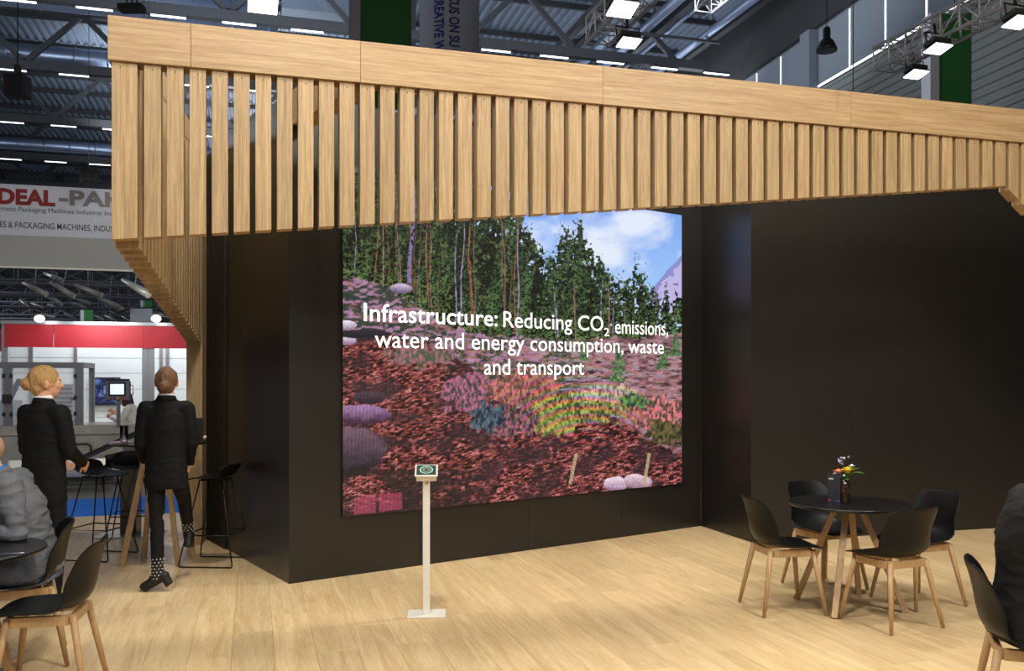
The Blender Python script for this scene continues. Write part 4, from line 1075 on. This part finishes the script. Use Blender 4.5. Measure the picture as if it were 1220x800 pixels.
# ---------------------------------------------------------------- bar stools with wire sled bases
def make_stool(label, loc, rz):
    t = thing('bar_stool', label, 'bar stool', loc, rz, 'bar stools around the tall table')
    prof = [(.205, .735), (.16, .752), (.05, .748), (-.06, .748), (-.13, .765), (-.175, .80), (-.20, .845), (-.212, .88)]
    vs, fs = shell_grid(prof, [.17, .19, .21, .218, .218, .214, .205, .19], [0, 0, 0, .01, .03, .06, .08, .08], nu=18, nv=14, raise_=[0, .01, .02, .03, .04, .03, .01, 0], rc=0.10)
    MB().add(vs, fs, True).build('seat_shell', BLACK_PLASTIC, t, solid=0.009, subd=1)
    r = 0.0065
    for s in (-1, 1):
        MB().tube([(.10, s*.10, .735), (.235, s*.225, .02), (.225, s*.225, .007), (-.225, s*.225, .007), (-.235, s*.225, .02), (-.10, s*.10, .735)], r, 8).build('sled_leg', BLACK_WIRE, t)
        MB().lathe([(.009, 0), (.009, .012)], (.2, s*.225, 0.0), seg=10).build('glide', BLACK_PANEL, t)
    q = 0.195; MB().tube([(q, q*.95, .27), (q, -q*.95, .27), (-q, -q*.95, .27), (-q, q*.95, .27), (q, q*.95, .27)], r, 8).build('foot_ring', BLACK_WIRE, t)
    MB().tube([(.10, -.10, .735), (.10, .10, .735), (-.10, .10, .735), (-.10, -.10, .735), (.10, -.10, .735)], r, 8).build('seat_mount', BLACK_WIRE, t)
    return t
s1 = make_stool('black bar stool with wire base standing left of the walking person', (-3.74, 8.15, 0), R(-10))
dup(s1, 'black bar stool with wire base between the walking person and the black wall', (-2.60, 7.88, 0), R(176))
dup(s1, 'black bar stool farthest back, beside the square black pillar', (-3.78, 8.95, 0), R(-75))
# pillar stand with slanted board
p = fl(151, 639.5); p.y += 0.1
o = thing('pillar_stand', 'square black pillar on a silver base plate with a slanted black board', 'stand', p, R(4))
MB().box(-0.30, 0.30, -0.22, 0.22, 0.0, 0.012).build('base_plate', STEEL, o, bevel=0.003); MB().box(-0.08, 0.08, -0.08, 0.08, 0.0125, 0.80).build('pillar', mat('pillar_black', srgb(40, 40, 42), 0.25, coat=0.4), o)
MB().bar((-0.50, 0, 0.79), (0.32, 0, 1.17), 0.30, 0.03).build('slanted_board', BLACK_PANEL, o); MB().box(-0.06, 0.06, -0.06, 0.06, 0.801, 0.93).build('tilt_joint', ALU_GREY, o)
MB().bar((-0.25, 0, 0.80), (-0.08, 0, 0.84), 0.05).build('tilt_lever', BLACK_PANEL, o)
# ---------------------------------------------------------------- people
def V(*a): return Vector(a)
def ringv(c, rx, ry, nrm=Z, fwd=V(1, 0, 0), seg=24):
    n = nrm.normalized(); x = (fwd-n*fwd.dot(n)).normalized(); y = n.cross(x)
    return [c+x*rx*math.cos(2*PI*k/seg)+y*ry*math.sin(2*PI*k/seg) for k in range(seg)]
def limb(b, pts, rs, seg=14):
    """tapered limb with rounded ends"""
    pts = [Vector(p) for p in pts]; b.tube(pts, rs, seg)
    for p, r in zip(pts, rs): b.ball(p, r*1.0, seg=12)
def merged(b, name, m, parent, voxel, smooth=4, fold=0.0, fscale=9.0, fstretch=(1, 1, 1), seed=0):
    """fuse all the volumes of b in one continuous skin and bake it"""
    me = b.mesh(name+'_raw'); bm = bmesh.new(); bm.from_mesh(me); bmesh.ops.recalc_face_normals(bm, faces=bm.faces); bm.to_mesh(me); bm.free()
    o = bpy.data.objects.new(name+'_raw', me); C.objects.link(o)
    rm = o.modifiers.new('fuse', 'REMESH'); rm.mode = 'VOXEL'; rm.voxel_size = voxel; rm.use_smooth_shade = True
    sm = o.modifiers.new('relax', 'SMOOTH'); sm.factor = 0.6; sm.iterations = smooth
    dg = bpy.context.evaluated_depsgraph_get(); dg.update()
    out = bpy.data.meshes.new_from_object(o.evaluated_get(dg)); bpy.data.objects.remove(o); out.name = name
    if fold:
        nv = len(out.vertices); nr = [v.normal.copy() for v in out.vertices]
        for v, n in zip(out.vertices, nr):
            q = Vector((v.co.x*fstretch[0], v.co.y*fstretch[1], v.co.z*fstretch[2]))*fscale+V(seed, seed, seed)
            w = noise.noise(q+V(noise.noise(q*0.6)*1.3, 0, 0)); v.co += n*fold*(1-2*abs(w)**0.6)
    out.materials.clear(); out.materials.append(m)
    for p in out.polygons: p.use_smooth = True
    r = bpy.data.objects.new(name, out); C.objects.link(r); r.parent = parent
    return r
def head_shape(b, c, yaw=0.0, pitch=0.0, s=1.0):
    M = Matrix.Rotation(yaw, 3, 'Z') @ Matrix.Rotation(pitch, 3, 'Y')
    f = lambda x, y, z: c+M @ V(x*s, y*s, z*s)
    b.ball(f(-.008, 0, .022), .096*s, .077*s, .096*s, 20, M); b.ball(f(.028, 0, -.035), .062*s, .056*s, .070*s, 16, M)
    b.ball(f(.052, 0, -.078), .030*s, .032*s, .024*s, 12, M)                       # chin
    b.ball(f(.076, 0, .030), .020*s, .050*s, .014*s, 12, M)                        # brow
    b.tube([f(.085, 0, .018), f(.106, 0, -.018)], [.009*s, .014*s], 8); b.ball(f(.104, 0, -.018), .013*s, .015*s, .011*s, 10, M)
    for q in (-1, 1):
        b.ball(f(.062, q*.040, -.012), .022*s, .018*s, .020*s, 10, M)              # cheek
        b.ball(f(-.006, q*.080, -.008), .020*s, .010*s, .032*s, 12, M)             # ear
        b.ball(f(-.012, q*.088, .012), .013*s, .006*s, .016*s, 10, M)
    b.ball(f(.086, 0, -.046), .010*s, .024*s, .007*s, 10, M); b.ball(f(.083, 0, -.056), .010*s, .020*s, .007*s, 10, M)
    return f, M
def hand(b, w, d, palm_n, curl=0.5, s=1.0):
    """palm and five fingers: w wrist, d pointing direction, palm_n away from the palm's back"""
    w = Vector(w); d = Vector(d).normalized(); n = Vector(palm_n); n = (n-d*n.dot(d)).normalized(); x = d.cross(n)
    rg = [w+d*.0*s, w+d*.03*s, w+d*.085*s]
    b.loft([[q+x*a*math.cos(2*PI*k/12)+n*c*math.sin(2*PI*k/12) for k in range(12)] for q, a, c in zip(rg, (.026*s, .036*s, .040*s), (.019*s, .016*s, .012*s))])
    for k, (off, L) in enumerate(((-.030, .070), (-.010, .078), (.010, .073), (.029, .058))):
        p = w+d*.080*s+x*off*s; dd = d.copy(); pts = [p]
        for j, fr_ in enumerate((.45, .32, .23)):
            a = curl*(0.5+0.5*j); dd = (dd*math.cos(a)+n*math.sin(a)).normalized(); p = p+dd*L*fr_*s; pts.append(p)
        b.tube(pts, [.0092*s, .0088*s, .008*s, .0065*s], 8)
        for q in pts: b.ball(q, .0078*s, seg=8)
    p = w+d*.025*s-x*.028*s; t1 = (d*.6-x*.75+n*.3).normalized(); t2 = (d*.9-x*.3+n*.4).normalized()
    b.tube([p, p+t1*.035*s, p+t1*.035*s+t2*.03*s], [.013*s, .011*s, .008*s], 8); b.ball(p+t1*.035*s+t2*.03*s, .008*s, seg=8)
def person(label, loc, rz, J, skin, top, bottom, shoes, hairm, hair='short', top_low=None, sleeve=1.0, width=1.0, coat=True, fold=.004, voxel=.011,
           collar=None, head_yaw=0, head_pitch=0, hs=1.0, shoe_kind='shoe', curl=(.5, .5), handn=None, shirt=None):
    t = thing('person', label, 'person', loc, rz)
    j = {k: Vector(v) for k, v in J.items()}
    b = MB(); k = width
    # body
    pel, che, nek, hd = j['pelvis'], j['chest'], j['neck'], j['head']
    up1 = (che-pel).normalized(); up2 = (nek-che).normalized()
    b.loft([ringv(pel-up1*.05, .10*k, .155*k, up1), ringv(pel+up1*.05, .10*k, .15*k, up1), ringv(pel.lerp(che, .5), .09*k, .13*k, up1),
            ringv(che, .105*k, .15*k, up2), ringv(che.lerp(nek, .55), .09*k, .13*k, up2), ringv(nek, .06, .07, up2)])
    limb(b, [nek-up2*.02, hd-V(0, 0, .05)*hs-V(.01, 0, 0)], [.058, .052])
    f, HM = head_shape(b, hd, head_yaw, head_pitch, hs)
    for s_, q in (('L', 1), ('R', -1)):
        limb(b, [j['sh'+s_], j['el'+s_], j['wr'+s_]], [.048, .037, .026])
        d = (j['wr'+s_]-j['el'+s_]).normalized(); hn = (handn or {}).get(s_, V(0, -q, 0)); hand(b, j['wr'+s_]-d*.005, (J.get('hd'+s_) and Vector(J['hd'+s_])) or d, hn, curl[0 if q == 1 else 1])
        limb(b, [j['hip'+s_], j['kn'+s_], j['an'+s_]], [.075*k, .052, .036])
        limb(b, [j['an'+s_], j['to'+s_]], [.034, .022])
    merged(b, 'body', skin, t, .0075, 3)
    for q in (-1, 1):
        e = MB(); e.ball(f(.070, q*.032, .010), .0125*hs, seg=12); eo = e.build('eye', mat('eye_white', srgb(232, 228, 222), .25), t)
        e = MB(); e.ball(f(.0795, q*.032, .010), .0058*hs, seg=10); e.build('iris', mat('eye_dark', srgb(50, 40, 34), .2), eo)
    # top
    g = MB(); lo = top_low if top_low is not None else pel-up1*.10
    lo = Vector(lo); dl = (pel-lo).normalized() if (pel-lo).length > .03 else up1
    g.loft([ringv(lo, .125*k, .175*k, dl), ringv(lo.lerp(pel, .6), .125*k, .175*k, up1), ringv(pel.lerp(che, .35), .118*k, .160*k, up1), ringv(pel.lerp(che, .7), .118*k, .160*k, up1),
            ringv(che, .128*k, .178*k, up2), ringv(che.lerp(nek, .5), .115*k, .165*k, up2), ringv(che.lerp(nek, .85), .085*k, .115*k, up2), ringv(nek+up2*.012, .066, .072, up2)])
    for s_ in 'LR':
        c0 = che.lerp(nek, .62); sh = j['sh'+s_]
        limb(g, [c0.lerp(sh, .35), sh], [.070*k, .066*k])
        we = j['el'+s_].lerp(j['wr'+s_], sleeve*.97)
        limb(g, [sh, sh.lerp(j['el'+s_], .5), j['el'+s_], we], [.066*k, .060*k, .052*k, .040*k if sleeve > .8 else .050])
    go = merged(g, 'jacket' if coat else 'sweatshirt', top, t, voxel, 3, fold, 8, (1, 1, 2.4), len(label))
    # collar
    cb = MB(); cb.loft([ringv(nek-up2*.004, .074, .080, up2), ringv(nek+up2*.03, .062, .066, up2+V(.15, 0, 0)), ringv(nek+up2*.032, .056, .060, up2+V(.15, 0, 0)), ringv(nek, .056, .06, up2)])
    cb.build('collar', collar or top, go)
    if shirt:
        sb = MB(); sb.loft([ringv(nek+up2*.01, .064, .070, up2), ringv(nek+up2*.048, .056, .060, up2), ringv(nek+up2*.050, .052, .056, up2)]); sb.build('shirt_collar', shirt, t)
    if coat:
        cu = MB(); d = up2
        for s_ in 'LR':
            q = j['wr'+s_]; dd = (q-j['el'+s_]).normalized(); MB().tube([q-dd*.012, q+dd*.006], .034, 16).build('cuff', shirt or top, t)
    # trousers
    g = MB(); g.loft([ringv(pel-up1*.10, .108*k, .165*k, up1), ringv(pel, .108*k, .163*k, up1), ringv(pel+up1*.08, .10*k, .150*k, up1)])
    lw = J.get('leg_r', (.088, .066, .058))
    for s_ in 'LR':
        limb(g, [j['hip'+s_], j['hip'+s_].lerp(j['kn'+s_], .5), j['kn'+s_], j['kn'+s_].lerp(j['an'+s_], .5), j['an'+s_]+(j['kn'+s_]-j['an'+s_]).normalized()*.03], [lw[0]*k, lw[0]*k*.9, lw[1], (lw[1]+lw[2])/2, lw[2]])
    merged(g, 'trousers', bottom, t, voxel, 3, fold*.8, 9, (1, 1, 1.3), 3)
    # shoes
    for s_ in 'LR':
        a, to_ = j['an'+s_], j['to'+s_]; d = (to_-a); dh = d.normalized(); side = dh.cross(Z).normalized(); nn = side.cross(dh)
        if nn.z < 0: nn = -nn
        g = MB(); heel = a-dh*.045-nn*.030
        limb(g, [heel, a.lerp(to_, .45)-nn*.012, to_], [.038, .038, .030]); limb(g, [a, a.lerp(to_, .3)], [.042, .038])
        if shoe_kind == 'boot': limb(g, [a-Z*.01, a+(j['kn'+s_]-a).normalized()*.14], [.047, .048])
        so = merged(g, 'boot' if shoe_kind == 'boot' else 'shoe', shoes, t, .008, 3)
        if shoe_kind == 'boot':
            hp = a-dh*.045-Z*.06; hl = MB(); zz0 = min(hp.z, .0)
            hl.loft([ringv(a-dh*.035-nn*.108, .029, .030, nn), ringv(a-dh*.040-nn*.035, .036, .036, nn)], smooth=False); hl.build('heel', shoes, so)
            hl = MB(); hl.bar(a+dh*.02-nn*.046, to_-nn*.030+dh*.008, .062, .022, up=nn); hl.build('sole', shoes, so, bevel=.006)
            STU = mat('white_dots', srgb(226, 222, 214), .5); ax = (j['kn'+s_]-a).normalized()
            for r_ in range(7):
                sb = MB()
                for c_ in range(10):
                    an = 2*PI*(c_+.5*(r_ % 2))/10; q = a-ax*.015+ax*.024*r_; x_ = (V(1, 0, 0)-ax*ax.x).normalized(); y_ = ax.cross(x_)
                    rad_ = .0425+.003*min(1, r_/4); q = q+(x_*math.cos(an)+y_*math.sin(an))*rad_; sb.ball(q, .0055, seg=6)
                o_ = sb.build('dot_row', STU, so)
        else:
            sl_ = MB(); q0 = a-dh*.075-nn*.066; q1 = to_+dh*.02-nn*.034; sl_.bar(q0, q1, .082, .022, up=nn); sl_.build('sole', mat('sole_white', srgb(206, 200, 190), .6) if shoe_kind == 'sneaker' else mat('sole_black', srgb(20, 20, 20), .5), so, bevel=.008)
            if shoe_kind == 'sneaker':
                for q in range(4):
                    p = a.lerp(to_, .25+.13*q)+nn*(.030-.004*q); MB().tube([p-side*.022, p+nn*.004, p+side*.022], .003, 6).build('lace', mat('lace_white', srgb(230, 228, 222), .7), so)
    # hair
    if hair:
        g = MB()
        if hair == 'shaved':
            g.ball(f(-.012, 0, .028), .0955*hs, .0775*hs, .0935*hs, 24, HM)
        else:
            g.ball(f(-.018, 0, .030), .100*hs, .084*hs, .098*hs, 24, HM); g.ball(f(-.045, 0, -.02), .062*hs, .068*hs, .070*hs, 16, HM)
            if hair == 'bun':
                g.ball(f(-.122, 0, -.022), .042*hs, .044*hs, .040*hs, 14, HM)
            if hair == 'loose_bun':
                g.ball(f(-.110, .02, -.002), .046*hs, .050*hs, .044*hs, 14, HM); g.ball(f(-.09, .045, .02), .04*hs, seg=12)
            if hair == 'long':
                limb(g, [f(-.05, 0, 0), f(-.075, 0, -.10), f(-.07, 0, -.22)], [.078*hs, .070*hs, .045*hs])
                for q in (-1, 1): limb(g, [f(-.01, q*.062, .02), f(-.015, q*.078, -.10)], [.035*hs, .025*hs])
        if hair == 'shaved':
            merged(g, 'hair', hairm, t, .006, 1)
        else: merged(g, 'hair', hairm, t, .006, 1, .006, 24, (1, 1, .35), 5)
    return t
def hair_mat(name, c0, c1):
    m = wood(name, c0, c1, 'z', .75, 30, 0.0, 3.0); return m
SUIT = mat('black_suit_wool', srgb(13, 13, 14), .8, spec=.25, bump=.1, bscale=300)
SUIT2 = mat('charcoal_jacket_wool', srgb(22, 21, 22), .8, spec=.3, bump=.1, bscale=300)
SWEAT = mat('grey_sweatshirt_knit', srgb(104, 106, 111), .9, vary=.08, scale=40, bump=.25, bscale=500)
JEAN = mat('blue_grey_denim', srgb(92, 102, 124), .85, vary=.4, scale=7, bump=.15, bscale=500)
DARKP = mat('dark_trousers', srgb(18, 18, 20), .8, spec=.25)
BOOT = mat('black_suede', srgb(18, 17, 17), .6)
SNEAK = mat('white_sneaker', srgb(200, 194, 184), .6, vary=.2, scale=30)
SHIRT = mat('white_shirt', srgb(228, 226, 230), .7)
stand = dict(pelvis=(0, 0, .93), chest=(.01, 0, 1.24), neck=(-.01, 0, 1.44), head=(.015, 0, 1.575), shL=(0, .175, 1.375), shR=(0, -.175, 1.375),
             elL=(-.03, .235, 1.10), elR=(-.03, -.235, 1.10), wrL=(.05, .25, .87), wrR=(.05, -.25, .87), hipL=(0, .085, .88), hipR=(0, -.085, .88),
             knL=(.02, .10, .48), knR=(.02, -.10, .48), anL=(-.02, .10, .085), anR=(-.02, -.10, .085), toL=(.13, .115, .032), toR=(.13, -.115, .032))
# walker seen from behind, in heeled boots
J = dict(stand); J.update(pelvis=(0, 0, .94), anL=(-.02, .06, .115), toL=(.005, .165, .036), knL=(.02, .07, .52), hipL=(0, .075, .90), hipR=(0, -.075, .90),
         knR=(.30, -.10, .64), anR=(.44, -.12, .34), toR=(.57, -.12, .26), shL=(0, .150, 1.39), shR=(0, -.150, 1.39), elL=(.02, .190, 1.12), wrL=(.20, .19, .98), elR=(.0, -.185, 1.12), wrR=(.18, -.15, .95), leg_r=(.080, .054, .044),
         neck=(0, 0, 1.455), head=(.015, 0, 1.585))
person('walking person with pinned up brown hair in black jacket and dotted heeled ankle boots', (-2.64, 6.86, 0), R(104), J, SKIN, SUIT, DARKP, BOOT,
       hair_mat('brown_hair', srgb(74, 50, 34), srgb(140, 102, 68)), 'bun', top_low=(0, 0, .78), width=.90, collar=SUIT, shoe_kind='boot', shirt=SHIRT, hs=.97)
# second standing person behind the seated man
J = dict(stand); J.update(neck=(0, 0, 1.45), head=(.02, 0, 1.583), knL=(.05, .10, .48), shL=(0, .16, 1.375), shR=(0, -.16, 1.375), elL=(.03, .205, 1.12), wrL=(.22, .15, 1.02), elR=(.03, -.205, 1.12), wrR=(.22, -.12, 1.02))
person('standing person with blond tied hair in a black suit behind the seated man', (-3.26, 6.25, 0), R(68), J, SKIN, SUIT, SUIT, BOOT,
       hair_mat('blond_hair', srgb(140, 104, 60), srgb(206, 166, 106)), 'loose_bun', top_low=(0, 0, .74), width=1.0, shirt=SHIRT, head_yaw=-.6)
# seated man, grey sweatshirt
J = dict(pelvis=(0, 0, .56), chest=(.08, 0, .86), neck=(.18, 0, 1.065), head=(.265, 0, 1.20), shL=(.11, .185, 1.02), shR=(.11, -.185, 1.02),
         elL=(.06, .255, .775), elR=(.18, -.25, .80), wrL=(.29, .22, .775), wrR=(.36, -.02, .80), hipL=(.02, .10, .545), hipR=(.02, -.10, .545),
         knL=(.40, .15, .54), knR=(.42, -.15, .54), anL=(.16, .15, .095), anR=(.30, -.15, .095), toL=(.30, .17, .036), toR=(.44, -.16, .036), leg_r=(.094, .070, .060))
person('seated man with cropped hair in grey sweatshirt and jeans at the left table', (-2.73, 5.15, 0), R(200), J, SKIN, SWEAT, JEAN, SNEAK,
       mat('cropped_hair', srgb(176, 138, 108), .8), 'shaved', top_low=(-.02, 0, .50), sleeve=.42, width=1.12, coat=False, fold=.008, voxel=.008,
       collar=SWEAT, shoe_kind='sneaker', handn={'L': V(0, 0, -1), 'R': V(0, 0, -1)}, curl=(.25, .3), shirt=mat('blue_lanyard', srgb(30, 100, 190), .6), hs=1.0)
# seated visitor at the right edge
J = dict(pelvis=(0, 0, .57), chest=(.02, 0, .90), neck=(.05, 0, 1.12), head=(.10, 0, 1.26), shL=(.03, .20, 1.05), shR=(.03, -.20, 1.05),
         elL=(.10, .27, .80), elR=(.08, -.27, .80), wrL=(.33, .15, .72), wrR=(.33, -.15, .72), hipL=(.02, .10, .555), hipR=(.02, -.10, .555),
         knL=(.44, .14, .54), knR=(.44, -.14, .54), anL=(.42, .14, .09), anR=(.42, -.14, .09), toL=(.56, .15, .034), toR=(.56, -.15, .034), leg_r=(.098, .070, .060))
person('seated person in a charcoal jacket with navy collar, cut by the right edge', (2.30, 3.99, 0), R(-16), J, SKIN, SUIT2, DARKP, BOOT,
       mat('dark_cropped_hair', srgb(60, 48, 40), .8), 'short', top_low=(-.03, 0, .45), width=1.22, collar=mat('navy_cloth', srgb(44, 44, 86), .8), fold=.006, shirt=SHIRT,
       handn={'L': V(0, 0, -1), 'R': V(0, 0, -1)})
# small seated visitor in the booth, with chair
p = at(160, 500, 14.7)
J = dict(pelvis=(0, 0, .56), chest=(.06, 0, .86), neck=(.12, 0, 1.05), head=(.20, 0, 1.16), shL=(.10, .17, .99), shR=(.10, -.17, .99),
         elL=(.18, .22, .78), elR=(.20, -.22, .80), wrL=(.38, .10, .86), wrR=(.38, -.12, .92), hipL=(.02, .09, .545), hipR=(.02, -.09, .545),
         knL=(.42, .12, .54), knR=(.42, -.12, .54), anL=(.40, .12, .09), anR=(.40, -.12, .09), toL=(.54, .13, .034), toR=(.54, -.13, .034))
bz = 0.075
person('small seated person with long dark hair and white top in the far booth', (p.x+.05, p.y, bz+.05), R(185), J, SKIN, mat('white_knit', srgb(222, 218, 214), .8), DARKP, BOOT,
       hair_mat('dark_hair', srgb(34, 24, 20), srgb(74, 52, 42)), 'long', top_low=(0, 0, .50), width=.95, shirt=None, coat=False, voxel=.013)
o = thing('stool', 'low white stool under the small seated person in the far booth', 'stool', (p.x+.05, p.y, bz))
MB().lathe([(.17, .44), (.18, .47), (.17, .49)], seg=24).build('seat', WHITE_METAL, o)
for k in range(4):
    a = PI/4+k*PI/2; MB().tube([(.1*math.cos(a), .1*math.sin(a), .44), (.17*math.cos(a), .17*math.sin(a), 0)], .012, 8).build('leg', ALU, o)
